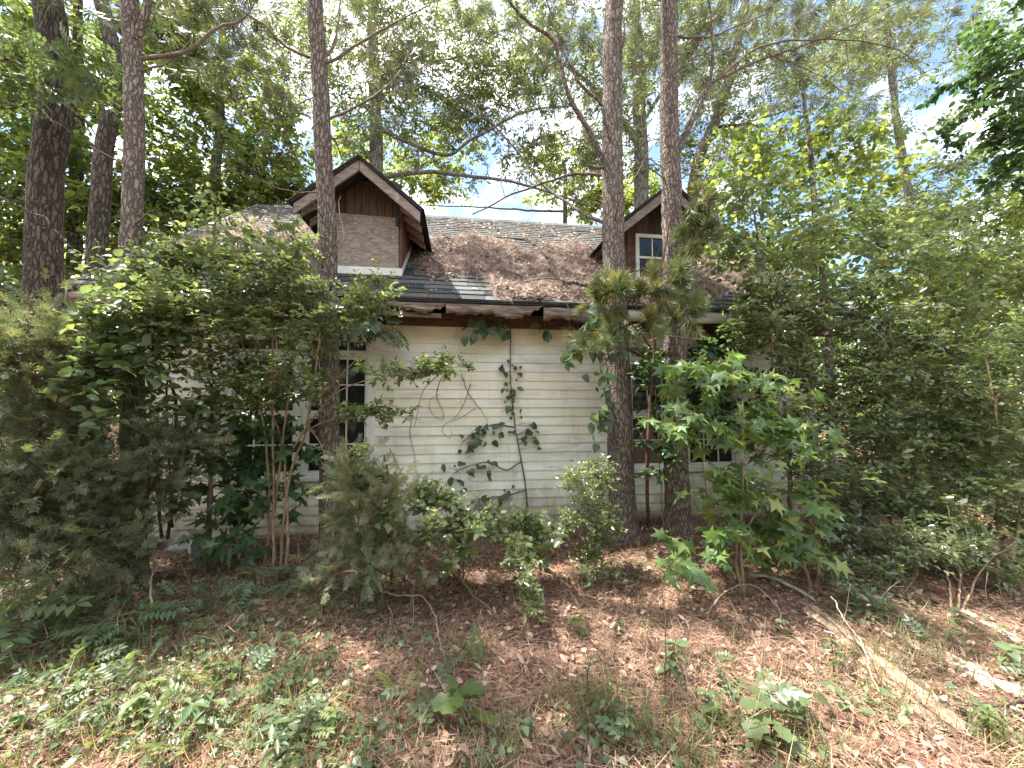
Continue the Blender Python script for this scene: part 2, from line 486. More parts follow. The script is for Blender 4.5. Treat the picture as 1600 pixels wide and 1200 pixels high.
M['grey_wood'] = noise_mat('weathered_board', [(0.3, (0.16, 0.125, 0.11)), (0.7, (0.34, 0.285, 0.26))], (8, 30, 30), 7, 0.9, 0.6, (14, 80, 80), 0.15, (9, 0.60, 0.72, (0.46, 0.42, 0.40)))
M['brown_wood'] = noise_mat('dark_brown_boards', [(0.3, (0.050, 0.034, 0.028)), (0.7, (0.125, 0.083, 0.066))], (30, 30, 5), 6, 0.85, 0.5, (60, 60, 8), 0.15, per_object=0.35)
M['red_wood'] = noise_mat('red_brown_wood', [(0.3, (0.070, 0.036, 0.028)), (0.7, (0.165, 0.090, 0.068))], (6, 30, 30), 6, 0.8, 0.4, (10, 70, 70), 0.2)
M['shingle'] = noise_mat('asphalt_shingle', [(0.25, (0.032, 0.034, 0.037)), (0.5, (0.062, 0.065, 0.069)), (0.78, (0.115, 0.118, 0.12))], (70, 70, 70), 6, 0.92, 0.5, (160, 160, 160), 0.2, (1.9, 0.50, 0.66, (0.085, 0.076, 0.056)), per_object=0.5)
M['tar'] = noise_mat('roof_deck', [(0.3, (0.028, 0.026, 0.026)), (0.7, (0.055, 0.05, 0.048))], (8, 8, 8))
M['stone'] = noise_mat('grey_stone', [(0.3, (0.26, 0.27, 0.27)), (0.7, (0.42, 0.43, 0.42))], (9, 9, 9), 6, 0.9, 0.4)
M['block'] = noise_mat('foundation_block', [(0.3, (0.11, 0.10, 0.09)), (0.7, (0.2, 0.18, 0.16))], (6, 6, 6), 6, 0.9, 0.4)
M['log'] = noise_mat('split_log_wood', [(0.25, (0.10, 0.065, 0.045)), (0.5, (0.26, 0.185, 0.13)), (0.75, (0.44, 0.34, 0.25))], (16, 16, 16), 8, 0.9, 0.8, (50, 50, 50), 0.15, dist=0.02)
M['pale_log'] = noise_mat('bleached_log_wood', [(0.3, (0.20, 0.165, 0.135)), (0.7, (0.40, 0.35, 0.30))], (14, 14, 14), 8, 0.9, 0.6, (50, 50, 50), 0.15)
M['metal'] = noise_mat('dark_metal', [(0.3, (0.03, 0.032, 0.036)), (0.7, (0.06, 0.065, 0.07))], (20, 20, 20), 4, 0.5)
M['tape'] = noise_mat('red_tape', [(0.3, (0.62, 0.05, 0.03)), (0.7, (0.75, 0.09, 0.05))], (20, 20, 20), 4, 0.5)
m, n, l, out = new_mat('window_glass')
b = n.new("ShaderNodeBsdfPrincipled")
b.inputs["Base Color"].default_value = (0.018, 0.021, 0.022, 1); b.inputs["Roughness"].default_value = 0.08; b.inputs["Specular IOR Level"].default_value = 0.5  # opaque pane; the dark room behind is put into its near-black colour
geo = n.new("ShaderNodeNewGeometry"); nz = n.new("ShaderNodeTexNoise"); nz.inputs["Scale"].default_value = 5
bp = n.new("ShaderNodeBump"); bp.inputs["Strength"].default_value = 0.08; bp.inputs["Distance"].default_value = 0.02
l.new(geo.outputs["Position"], nz.inputs["Vector"]); l.new(nz.outputs["Fac"], bp.inputs["Height"]); l.new(bp.outputs["Normal"], b.inputs["Normal"])
l.new(b.outputs["BSDF"], out.inputs["Surface"])
M['glass'] = m

# ------------------------------------------------------------------ the ground
gx = np.concatenate([np.linspace(-90, -8, 34)[:-1], np.arange(-8, 8, 0.06), np.linspace(8, 90, 34)])
gy = np.concatenate([np.linspace(-60, -1, 20)[:-1], np.arange(-1, 6, 0.06), np.linspace(6, 110, 40)])
GX, GY = np.meshgrid(gx, gy, indexing='ij')
rngg = np.random.default_rng(3)
near = (np.abs(GX) < 8) & (GY > -1) & (GY < 6)
GZ = gh(GX, GY) + near * rngg.normal(0, 0.006, GX.shape)
nx, ny = GX.shape
ii = (np.arange(nx - 1)[:, None] * ny + np.arange(ny - 1)[None, :])
GF = np.stack([ii, ii + ny, ii + ny + 1, ii + 1], -1).reshape(-1, 4)
ground = part('ground', np.stack([GX, GY, GZ], -1).reshape(-1, 3), GF, M['ground'], None, True)
tag(ground, 'reddish brown forest floor of leaf litter and pine straw', None, None, 'structure')

# ------------------------------------------------------------------ the house
WY = 4.65                     # front wall plane
WX0, WX1 = -3.35, 4.78
EY, EZ = 4.15, 2.655          # eave edge of the roof surface
RY = 7.5
SL = 0.761
RZ = EZ + SL * (RY - EY)
RX0, RX1 = -3.70, 5.12
rng = np.random.default_rng(11)


def roof_z(y):
    return EZ + SL * (y - EY)


house = thing('house', (0.7, WY, 0), 'abandoned cream clapboard cottage with two roof dormers and rotten eave', 'house')
HB = (0.7, WY, 0)

wall = MB()
for xa, xb, za, zb in ((WX0, -2.53, 0.04, 2.57), (-1.00, 2.11, 0.04, 2.57), (3.66, WX1, 0.04, 2.57), (-2.53, -1.00, 0.04, 0.66), (2.11, 3.66, 0.04, 0.66), (-2.53, -1.00, 2.32, 2.57), (2.11, 3.66, 2.32, 2.57)):
    wall.box(xa, xb, WY, WY + 0.12, za, zb)
wall.box(WX0, WX0 + 0.12, WY + 0.121, 10.3, 0.04, 2.57)
wall.box(WX1 - 0.12, WX1, WY + 0.121, 10.3, 0.04, 2.57)
wall.box(WX0, WX1, 10.301, 10.42, 0.04, 2.57)
for x in (WX0, WX1 - 0.12):
    wall.prism([(WY + 0.02, 2.571), (10.4, 2.571), (RY, 4.9)], 0, x, x + 0.12)
wall_o = wall.put('wall', M['old_trim'], house, HB)
fo = MB().box(WX0 + 0.03, WX1 - 0.03, WY + 0.03, 10.38, -0.4, 0.038)
fo.put('foundation', M['block'], house, HB)

# clapboards, each a lapped board of its own
E_ = 0.1087
WINS = [(-2.555, -0.985), (2.085, 3.685)]
WZ0, WZ1 = 0.655, 2.34


def board(x0, x1, z, k):
    n = max(2, int((x1 - x0) / 0.35) + 1)
    xs = np.linspace(x0, x1, n)
    wav = rng.normal(0, 0.0022, n)
    tip = rng.normal(0, 0.0016, n).cumsum() * 0.5
    V, F = [], []
    for x, w, t in zip(xs, wav, tip):
        V += [(x, WY - 0.023 + t, z + w), (x, WY - 0.001, z + w), (x, WY - 0.001, z + E_ + 0.012), (x, WY - 0.0075 + t * 0.3, z + E_ + 0.012)]
    for i in range(n - 1):
        a = i * 4
        for j in range(4):
            F.append((a + j, a + (j + 1) % 4, a + 4 + (j + 1) % 4, a + 4 + j))
    F += [(0, 3, 2, 1), (n * 4 - 4, n * 4 - 3, n * 4 - 2, n * 4 - 1)]
    F = [tuple(reversed(f)) for f in F]
    part('siding_board', V, F, M['siding'], wall_o, False, None, HB)


joints = {22: [1.08, -1.9, 3.9], 20: [-0.42, 3.0], 18: [2.0], 17: [-0.95 + 0.5], 13: [0.2], 9: [1.35], 6: [-0.1], 3: [0.55], 1: [-0.4]}
for k in range(23):
    z = 0.062 + k * E_
    spans = [(WX0, WX1)]
    if z + E_ > WZ0 + 0.02 and z < WZ1 - 0.02:
        spans = [(WX0, WINS[0][0]), (WINS[0][1], WINS[1][0]), (WINS[1][1], WX1)]
    for a, bx in spans:
        cuts = [a] + sorted(j for j in joints.get(k, [round(float(rng.uniform(-3, 4)), 2)]) if a + 0.25 < j < bx - 0.25) + [bx]
        for c0, c1 in zip(cuts[:-1], cuts[1:]):
            board(c0 + 0.0015, c1 - 0.0015, z, k)
# corner boards
for x0, x1 in ((WX0 - 0.02, WX0 + 0.07), (WX1 - 0.07, WX1 + 0.02)):
    MB().box(x0, x1, WY - 0.042, WY - 0.0345, 0.05, 2.57).box(x0, x0 + 0.02, WY - 0.0344, WY + 0.08, 0.05, 2.57).put('corner_board', M['old_trim'], house, HB)


def window(x0, x1, z0, z1, y, cols, rows, parent, nm='window', base=HB, transom=None):
    """A double-hung window: casing, sashes, each muntin and each pane."""
    c = 0.05
    fr = MB()
    fr.box(x0, x0 + c, y - 0.045, y + 0.05, z0, z1).box(x1 - c, x1, y - 0.045, y + 0.05, z0, z1)
    fr.box(x0 + c, x1 - c, y - 0.045, y + 0.05, z1 - c, z1).box(x0 + c, x1 - c, y - 0.045, y + 0.05, z0, z0 + 0.035)
    w = fr.put(nm, M['white_trim'], parent, base)
    ix0, ix1, iz0, iz1 = x0 + c, x1 - c, z0 + 0.035, z1 - c
    fields = []
    if transom:
        MB().box(ix0, ix1, y - 0.043, y + 0.045, transom - 0.028, transom + 0.022).put('transom_bar', M['white_trim'], w, base)
        fields.append((transom + 0.022, iz1, 1, 0.012))
        iz1 = transom - 0.028
    mid = (iz0 + iz1) / 2
    MB().box(ix0, ix1, y - 0.018, y + 0.03, mid - 0.017, mid + 0.017).put('meeting_rail', M['white_trim'], w, base)
    fields += [(iz0, mid - 0.017, rows, 0.010), (mid + 0.017, iz1, rows, 0.0)]
    for fz0, fz1, rw, dy in fields:
        yy = y - 0.01 + dy
        s = 0.028
        MB().box(ix0, ix0 + s, yy - 0.012, yy + 0.02, fz0, fz1).box(ix1 - s, ix1, yy - 0.012, yy + 0.02, fz0, fz1).box(ix0 + s, ix1 - s, yy - 0.012, yy + 0.02, fz0, fz0 + s).box(ix0 + s, ix1 - s, yy - 0.012, yy + 0.02, fz1 - s, fz1).put('sash_frame', M['white_trim'], w, base)
        px = np.linspace(ix0 + s, ix1 - s, cols + 1)
        pz = np.linspace(fz0 + s, fz1 - s, rw + 1)
        for xm in px[1:-1]:
            MB().box(xm - 0.0075, xm + 0.0075, yy - 0.010, yy + 0.012, fz0 + s, fz1 - s).put('muntin', M['white_trim'], w, base)
        for i in range(cols):
            for zm in pz[1:-1]:
                MB().box(px[i] + 0.0076, px[i + 1] - 0.0076, yy - 0.009, yy + 0.011, zm - 0.0075, zm + 0.0075).put('muntin', M['white_trim'], w, base)
            for j in range(rw):
                t = rng.normal(0, 0.0012, 4)
                xa, xb, za, zb = px[i] + 0.007, px[i + 1] - 0.007, pz[j] + 0.007, pz[j + 1] - 0.007
                V = [(xa, yy + t[0], za), (xb, yy + t[1], za), (xb, yy + t[2], zb), (xa, yy + t[3], zb), (xa, yy + 0.009, za), (xb, yy + 0.009, za), (xb, yy + 0.009, zb), (xa, yy + 0.009, zb)]
                part('pane', V, [(0, 1, 2, 3), (7, 6, 5, 4), (0, 4, 5, 1), (1, 5, 6, 2), (2, 6, 7, 3), (3, 7, 4, 0)], M['glass'], w, False, None, base)
    return w


for xa in (-2.53, 2.11):
    for q in range(2):
        w = window(xa + q * 0.775, xa + q * 0.775 + 0.755, 0.70, 2.32, WY, 3, 2, house, transom=2.085)
        MB().box(xa + q * 0.775 - 0.01, xa + q * 0.775 + 0.765, WY - 0.085, WY + 0.04, 0.662, 0.699).put('sill', M['white_trim'], w, HB)
        MB().box(xa + q * 0.775 + 0.02, xa + q * 0.775 + 0.735, WY + 0.06, WY + 0.10, 0.67, 2.31).put('window_backing', M['metal'], w, HB)  # plain dark sheet filling the opening behind the panes
    MB().box(xa + 0.7555, xa + 0.7745, WY - 0.05, WY + 0.05, 0.70, 2.32).put('mullion', M['white_trim'], house, HB)
    MB().box(xa - 0.055, xa - 0.001, WY - 0.052, WY - 0.001, 0.66, 2.40).box(xa + 1.531, xa + 1.575, WY - 0.052, WY - 0.001, 0.66, 2.40).box(xa, xa + 1.53, WY - 0.052, WY - 0.001, 2.322, 2.40).put('window_casing', M['white_trim'], house, HB)

# main roof: deck, shingles, fascia, rafters
deck = MB()
deck.prism([(EY, EZ - 0.012), (RY, RZ - 0.012), (RY, RZ - 0.10), (EY, EZ - 0.04)], 0, RX0, RX1)
deck.prism([(RY + 0.001, RZ - 0.012), (2 * RY - EY, EZ - 0.012), (2 * RY - EY, EZ - 0.04), (RY + 0.001, RZ - 0.10)], 0, RX0, RX1)
roof = deck.put('roof', M['tar'], house, HB)
slope_len = math.hypot(RY - EY, RZ - EZ)
cs, sn = (RY - EY) / slope_len, (RZ - EZ) / slope_len
DORM = (-1.12, 2.60)


def in_dormer(x, y):
    for cx in DORM:
        if abs(x - cx) < 0.42 and 4.70 < y < 5.6:
            return True
    return False


def shingle_box(x0, x1, s0, s1, lift):
    th = 0.011
    def q(x, s, h):
        return (x, EY + s * cs - h * sn, EZ + s * sn + h * cs)
    V = [q(x0, s0, -0.010), q(x1, s0, -0.010), q(x1, s1, -0.010), q(x0, s1, -0.010), q(x0, s0, th + lift), q(x1, s0, th + lift), q(x1, s1, 0.000), q(x0, s1, 0.000)]
    return V, [(0, 3, 2, 1), (4, 5, 6, 7), (0, 1, 5, 4), (1, 2, 6, 5), (2, 3, 7, 6), (3, 0, 4, 7)]


courses = int(slope_len / 0.135)
rest = MB()
tabs = []
for c in range(courses + 1):
    s0 = c * 0.135 - 0.018
    x = RX0 - rng.uniform(0, 0.3)
    while x < RX1:
        xa, xb = max(x, RX0), min(x + 0.305, RX1)
        x += 0.309
        if xb - xa < 0.04:
            continue
        xm, ym = (xa + xb) / 2, EY + (s0 + 0.07) * cs
        if in_dormer(xm, ym):
            continue
        tabs.append((xa, xb, s0 + rng.normal(0, 0.003), min(s0 + 0.15, slope_len), abs(rng.normal(0, 0.003)), xm, ym))
# the tabs that show best: low on the roof between and beside the dormers
tabs.sort(key=lambda t: (t[6] - EY) + 0.35 * max(0, abs(t[5] - 0.3) - 1.2))
for i, (xa, xb, s0, s1, lf, xm, ym) in enumerate(tabs):
    V, F = shingle_box(xa, xb, s0, s1, lf)
    if i < 296:
        part('shingle', V, F, M['shingle'], roof, False, None, HB)
    else:
        rest.raw(V, F)
rest.put('shingles', M['shingle'], roof, HB, kind='stuff')
rc = MB()
xx = RX0
while xx < RX1 - 0.05:
    x2 = min(xx + 0.28, RX1)
    dz = rng.normal(0, 0.006)
    rc.prism([(RY - 0.16, RZ - 0.105 + dz), (RY, RZ + 0.022 + dz), (RY + 0.16, RZ - 0.105 + dz), (RY + 0.16, RZ - 0.117 + dz), (RY, RZ + 0.008 + dz), (RY - 0.16, RZ - 0.117 + dz)], 0, xx, x2 - 0.004)
    xx = x2
rc.put('ridge_cap', M['shingle'], roof, HB)


def fascia(x0, x1, zt, h, mat, rag, seed, end_drop=None):
    """A thick eave board whose lower edge has rotted to a ragged line."""
    r = np.random.default_rng(seed)
    n = int((x1 - x0) / 0.03) + 2
    xs = np.linspace(x0, x1, n)
    low = zt - h + rag * (0.5 * np.sin(xs * 5 + seed) + 0.5 * np.sin(xs * 13 + 2 * seed)) + r.normal(0, rag * 0.35, n)
    if end_drop:
        t = np.clip((xs - (x1 - end_drop)) / end_drop, 0, 1)
        low = low + t ** 2 * (h - 0.03)
    bul = 0.014 * (np.sin(xs * 4 + seed) + 0.6 * np.sin(xs * 11)) + r.normal(0, 0.004, n)
    V = []
    for x, lo, bu in zip(xs, low, bul):
        m1, m2 = lo * 0.35 + zt * 0.65, lo * 0.7 + zt * 0.3
        y = EY + 0.02
        V += [(x, y, zt), (x, y - 0.022 - bu * 0.3, m1), (x, y - 0.018 - bu, m2), (x, y - 0.004, lo), (x, y + 0.022, lo), (x, y + 0.022, zt)]
    F = []
    for i in range(n - 1):
        for j in range(6):
            F.append((i * 6 + j, i * 6 + 6 + j, i * 6 + 6 + (j + 1) % 6, i * 6 + (j + 1) % 6))
    F += [tuple(range(6)), tuple(range((n - 1) * 6 + 5, (n - 1) * 6 - 1, -1))]
    part('fascia_board', V, F, mat, roof, True, None, HB)


zt = EZ - 0.045
fascia(RX0, -1.46, zt, 0.125, M['rot_wood'], 0.022, 2)
fascia(-1.455, -0.15, zt, 0.095, M['rot_wood'], 0.032, 5, 0.25)
fascia(-0.145, 0.93, zt + 0.004, 0.125, M['rot_wood'], 0.030, 8, 0.38)
fascia(0.935, 1.92, zt - 0.004, 0.150, M['rot_wood'], 0.026, 9)
fascia(1.925, RX1, zt, 0.135, M['old_trim'], 0.004, 12)
# the board hanging loose behind the hole
hang = MB().raw([(-1.3, 4.20, 2.535), (-0.20, 4.22, 2.50), (-0.20, 4.24, 2.50), (-1.3, 4.22, 2.535), (-1.3, 4.20, 2.475), (-0.20, 4.22, 2.455), (-0.20, 4.24, 2.455), (-1.3, 4.22, 2.475)], [(3, 2, 1, 0), (4, 5, 6, 7), (0, 1, 5, 4), (1, 2, 6, 5), (2, 3, 7, 6), (3, 0, 4, 7)])
hang.put('loose_soffit_board', M['rot_wood'], roof, HB)
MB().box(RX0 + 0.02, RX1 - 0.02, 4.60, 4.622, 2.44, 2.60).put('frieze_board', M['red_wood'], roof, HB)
for x in np.arange(RX0 + 0.15, RX1, 0.41):
    x = float(x + rng.normal(0, 0.015))
    y0, y1 = EY + 0.05, WY - 0.03
    MB().prism([(y0, roof_z(y0) - 0.045), (y1, roof_z(y1) - 0.045), (y1, roof_z(y1) - 0.16), (y1 - 0.05, roof_z(y1) - 0.2), (y0, roof_z(y0) - 0.135)], 0, x, x + 0.038).put('rafter_tail', M['red_wood'], roof, HB)
# rake boards
for x in (RX0 - 0.022, RX1 + 0.002):
    for s in (1, -1):
        ya = RY - s * (RY - EY)
        MB().prism([(ya, EZ + 0.01), (RY, RZ + 0.01), (RY, RZ - 0.14), (ya, EZ - 0.14)] if s == 1 else [(RY, RZ + 0.01), (ya, EZ + 0.01), (ya, EZ - 0.14), (RY, RZ - 0.14)], 0, x, x + 0.02).put('rake_board', M['grey_wood'], roof, HB)


def dormer(cx, boarded):
    d = bpy.data.objects.new('dormer', None)
    COL.objects.link(d); d.parent = house
    d.location = (cx - HB[0], 0, 3.04)
    d['label'] = 'dormer boarded over with strand board' if boarded else 'dormer with a small white window'
    B = (cx, WY, 3.04)
    hw, fy, z0, zw = 0.43, 4.66, roof_z(4.66) + 0.01, 3.80
    ax, ez, az, oy = 0.67, 3.70, 4.235, 4.33
    k = (az - ez) / ax
    def rz(x): return az - k * abs(x - cx)
    # face sheathing and cheeks
    if boarded:
        MB().box(cx - hw + 0.03, cx + hw - 0.03, fy + 0.012, fy + 0.04, z0, zw - 0.05).put('face_wall', M['brown_wood'], d, B)
    else:
        f = MB()
        f.box(cx - hw + 0.03, cx - 0.33, fy + 0.012, fy + 0.04, z0, zw + 0.02).box(cx + 0.33, cx + hw - 0.03, fy + 0.012, fy + 0.04, z0, zw + 0.02)
        f.box(cx - 0.329, cx + 0.329, fy + 0.012, fy + 0.04, z0, z0 + 0.06)
        f.put('face_wall', M['red_wood'], d, B)
    for s in (-1, 1):
        xa, xb = cx + s * hw, cx + s * (hw - 0.022)
        yb = EY + (zw + 0.08 - EZ) / SL
        MB().prism([(fy + 0.02, roof_z(fy + 0.02) - 0.05), (fy + 0.02, zw + 0.08), (yb, zw + 0.08), (yb, roof_z(yb) - 0.05)], 0, min(xa, xb), max(xa, xb)).put('cheek_wall', M['red_wood'], d, B)
        xo = cx + s * (hw + 0.001)
        yb2 = 5.5
        MB().prism([(fy + 0.003, roof_z(fy) + 0.012), (fy + 0.003, roof_z(fy) + 0.10), (yb2, roof_z(yb2) + 0.10), (yb2, roof_z(yb2) + 0.012)], 0, min(xo, xo + s * 0.006), max(xo, xo + s * 0.006)).put('side_flashing', M['white_trim'], d, B)
        MB().box(min(cx + s * hw, cx + s * (hw - 0.03)), max(cx + s * hw, cx + s * (hw - 0.03)), fy - 0.012, fy + 0.019, z0 + 0.09, zw + 0.05).put('corner_post', M['red_wood'], d, B)
        # roof slab, barge board, rafter tails
        tip = cx + s * ax
        ybk = EY + (ez + 0.03 - EZ) / SL + 0.05
        yap = EY + (az + 0.03 - EZ) / SL + 0.05
        top = [(cx, oy - 0.02, az + 0.03), (tip + s * 0.02, oy - 0.02, ez + 0.012), (tip + s * 0.02, ybk, ez + 0.012), (cx, yap, az + 0.03)]
        low = [(x, y, z - 0.028) for x, y, z in top]
        F = [(0, 1, 2, 3), (7, 6, 5, 4), (0, 4, 5, 1), (1, 5, 6, 2), (2, 6, 7, 3), (3, 7, 4, 0)]
        if s == 1:
            F = [tuple(reversed(f)) for f in F]
        part('dormer_roof', top + low, [tuple(reversed(f)) for f in F], M['tar'], d, False, None, B)
        bb = [(cx + s * 0.004, az - 0.001), (tip, ez - 0.018), (tip, ez - 0.135), (cx + s * 0.004, az - 0.125)]
        MB().prism(bb if s == 1 else bb[::-1], 1, oy, oy + 0.026).put('barge_board', M['grey_wood'], d, B)
        for yy in (4.48, 4.74, 5.0, 5.26):
            xi = cx + s * hw
            xe = tip - s * 0.02
            rt = [(xi, rz(xi) - 0.01), (xe, rz(xe) - 0.01), (xe, rz(xe) - 0.09), (xi, rz(xi) - 0.12)]
            MB().prism(rt if s == 1 else rt[::-1], 1, yy, yy + 0.036).put('rafter_tail', M['grey_wood'], d, B)
    # tabs of shingle along the dormer roof edge
    for s in (-1, 1):
        sh = MB()
        for r_ in range(6):
            u0, u1 = r_ / 6 * (ax + 0.03), (r_ + 1) / 6 * (ax + 0.03) + 0.02
            zz0, zz1 = az + 0.045 - k * u0, az + 0.04 - k * u1
            yb = EY + (zz1 - EZ) / SL + 0.05
            sh.raw([(cx + s * u0, oy - 0.035, zz0), (cx + s * u1, oy - 0.035, zz1), (cx + s * u1, yb, zz1), (cx + s * u0, yb, zz0), (cx + s * u0, oy - 0.035, zz0 - 0.014), (cx + s * u1, oy - 0.035, zz1 - 0.014), (cx + s * u1, yb, zz1 - 0.014), (cx + s * u0, yb, zz0 - 0.014)], [(0, 1, 2, 3), (7, 6, 5, 4), (0, 4, 5, 1), (1, 5, 6, 2), (2, 6, 7, 3), (3, 7, 4, 0)])
        sh.put('dormer_shingles', M['shingle'], d, B)
    # gable planks
    np_ = 9
    xs = np.linspace(cx - hw + 0.03, cx + hw - 0.03, np_ + 1)
    for a, b2 in zip(xs[:-1], xs[1:]):
        g = 0.0025
        yj = fy + 0.006 + rng.uniform(0, 0.006)
        MB().prism([(a + g, zw - 0.05), (b2 - g, zw - 0.05 + rng.normal(0, 0.004)), (b2 - g, rz(b2) - 0.012), (a + g, rz(a) - 0.012)], 1, yj - 0.006, yj + 0.02).put('gable_plank', M['brown_wood'], d, B)
    if boarded:
        V = [(cx - hw + 0.02, fy - 0.004, z0 + 0.085), (cx + hw - 0.035, fy - 0.002, z0 + 0.08), (cx + hw - 0.045, fy - 0.006, zw - 0.055), (cx - hw + 0.025, fy - 0.004, zw - 0.035)]
        MB().raw(V + [(x, y - 0.012, z) for x, y, z in V], [(0, 1, 2, 3), (7, 6, 5, 4), (0, 4, 5, 1), (1, 5, 6, 2), (2, 6, 7, 3), (3, 7, 4, 0)]).put('strand_board_panel', M['osb'], d, B)
        MB().box(cx + hw - 0.075, cx + hw - 0.031, fy - 0.05, fy - 0.020, zw - 0.16, zw - 0.05).box(cx + hw - 0.065, cx + hw - 0.041, fy - 0.075, fy - 0.051, zw - 0.14, zw - 0.09).put('metal_bracket', M['metal'], d, B)
    else:
        w = window_sub(cx - 0.325, cx + 0.325, z0 + 0.07, zw - 0.055, fy, d, B)
    MB().box(cx - hw - 0.006, cx + hw + 0.006, fy - 0.020, fy - 0.0125 + 0.02, z0 - 0.012, z0 + 0.078).put('front_flashing', M['white_trim'], d, B)


def window_sub(x0, x1, z0, z1, y, parent, base):
    """The dormer's small sash window, its pieces the dormer's sub-parts."""
    c = 0.045
    MB().box(x0, x0 + c, y - 0.02, y + 0.04, z0, z1).box(x1 - c, x1, y - 0.02, y + 0.04, z0, z1).box(x0 + c, x1 - c, y - 0.02, y + 0.04, z1 - c, z1).box(x0 + c, x1 - c, y - 0.02, y + 0.04, z0, z0 + c).put('window_frame', M['white_trim'], parent, base)
    xs = np.linspace(x0 + c, x1 - c, 4)
    zs = np.linspace(z0 + c, z1 - c, 3)
    MB().box(x0 + c, x1 - c, y - 0.012, y + 0.02, zs[1] - 0.014, zs[1] + 0.014).put('meeting_rail', M['white_trim'], parent, base)
    for i in range(3):
        for j in range(2):
            za, zb = zs[j] + (0.014 if j else 0), zs[j + 1] - (0 if j else 0.014)
            MB().box(xs[i] + 0.007, xs[i + 1] - 0.007, y + 0.004, y + 0.012, za + 0.001, zb - 0.001).put('pane', M['glass'], parent, base)
    for xm in xs[1:-1]:
        for j in range(2):
            za, zb = zs[j] + (0.014 if j else 0), zs[j + 1] - (0 if j else 0.014)
            MB().box(xm - 0.0068, xm + 0.0068, y - 0.008, y + 0.016, za, zb).put('muntin', M['white_trim'], parent, base)


dormer(DORM[0], True)
dormer(DORM[1], False)

# ------------------------------------------------------------------ leaf shapes (leaf along +Y, face +Z, length 1)
def fan(outline, centre, droop=0.0):
    o = np.array(outline, float)
    right = [(x, y, z) for x, y, z in o]
    left = [(-x, y, z) for x, y, z in o[1:-1][::-1]]
    V = [centre] + right + left
    n = len(V) - 1
    F = [(0, 1 + i, 1 + (i + 1) % n) for i in range(n)]
    V = np.array(V, float)
    V[:, 2] -= droop * V[:, 1] ** 2
    return V, np.array(F)


def folded(w, at=0.45, fold=0.10, droop=0.12):
    V = np.array([(0, 0, 0), (w, at, fold), (0, 1, -droop), (-w, at, fold)], float)
    return V, np.array([(0, 1, 2), (0, 2, 3)])


T_SMALL = folded(0.27)
T_NARROW = folded(0.17, 0.5, 0.06, 0.18)
T_BROAD = fan([(0, 0, 0), (0.26, 0.2, 0.05), (0.33, 0.45, 0.07), (0.2, 0.78, 0.02), (0, 1, -0.10)], (0, 0.45, 0), 0.1)
T_HEART = fan([(0, 0.04, 0), (0.22, -0.05, 0.03), (0.40, 0.2, 0.05), (0.36, 0.5, 0.04), (0.16, 0.8, 0), (0, 1, -0.08)], (0, 0.4, -0.01), 0.15)
T_STAR = fan([(0, 0.06, 0), (0.13, 0.05, 0), (0.50, 0.0, -0.05), (0.22, 0.30, 0.01), (0.55, 0.60, -0.07), (0.16, 0.56, 0.01), (0, 1.02, -0.10)], (0, 0.34, 0.03), 0.12)
T_STAR2 = fan([(0, 0.06, 0), (0.12, 0.03, 0), (0.44, -0.10, 0.04), (0.20, 0.27, 0.06), (0.50, 0.50, 0.05), (0.15, 0.52, 0.03), (0, 0.95, -0.22)], (0, 0.34, -0.02), 0.25)
T_STAR3 = fan([(0, 0.06, 0), (0.14, 0.06, 0.02), (0.47, 0.10, -0.14), (0.24, 0.34, 0.0), (0.52, 0.68, -0.16), (0.17, 0.60, 0.0), (0, 1.1, -0.2)], (0, 0.36, 0.05), 0.1)
T_LOBED = fan([(0, 0, 0), (0.07, 0.15, 0.0), (0.22, 0.30, 0.03), (0.13, 0.42, 0.01), (0.33, 0.58, 0.04), (0.22, 0.70, 0.01), (0.27, 0.86, 0.0), (0.1, 0.95, -0.02), (0, 1, -0.05)], (0, 0.5, -0.01), 0.14)


def needle_tuft(n, seed, spread=1.1, w=0.006):
    r = np.random.default_rng(seed)
    V, F = [], []
    for i in range(n):
        a, t = r.uniform(0, 2 * np.pi), spread * np.sqrt(r.uniform(0.02, 1))
        d = np.array([np.sin(t) * np.cos(a), np.cos(t), np.sin(t) * np.sin(a)])
        s = unit(np.cross(d, r.standard_normal(3))) * w
        b = np.array([0, r.uniform(-0.35, 0.1), 0])
        L = r.uniform(0.75, 1.05)
        mid = b + d * L * 0.55
        tip = b + d * L + np.array([0, 0, -0.12 * L])
        k = len(V)
        V += [b - s, b + s, mid + s * 0.8, tip]
        F += [(k, k + 1, k + 2), (k, k + 2, k + 3)]
    return np.array(V), np.array(F)


T_TUFT = needle_tuft(34, 1)
T_TUFT2 = needle_tuft(30, 2, 0.8, 0.007)
T_TUFTY = needle_tuft(90, 5, 1.35, 0.0042)


def cedar_spray(seed):
    r = np.random.default_rng(seed)
    V, F = [], []
    def sliver(p, d, L, w):
        s = unit(np.cross(d, (0.1, 0.2, 1))) * w
        k = len(V)
        V.extend([p - s, p + s, p + d * L * 0.6 + s * 0.9, p + d * L]); F.append((k, k + 1, k + 2)); F.append((k, k + 2, k + 3))
    ax = np.array([0, 1.0, 0])
    sliver(np.zeros(3), ax, 1.0, 0.014)
    for i in range(7):
        t = 0.14 + 0.115 * i
        for s in (-1, 1):
            d = unit(np.array([s * (0.75 + r.uniform(-0.15, 0.15)), 0.75, r.uniform(-0.35, 0.35)]))
            L = (0.48 - 0.36 * t) * r.uniform(0.7, 1.15)
            p = ax * t
            sliver(p, d, L, 0.026)
            for q in (0.35, 0.65):
                sliver(p + d * L * q, unit(d + r.standard_normal(3) * 0.55), L * 0.5, 0.026)
    return np.array(V), np.array(F)


T_CEDAR = cedar_spray(4)


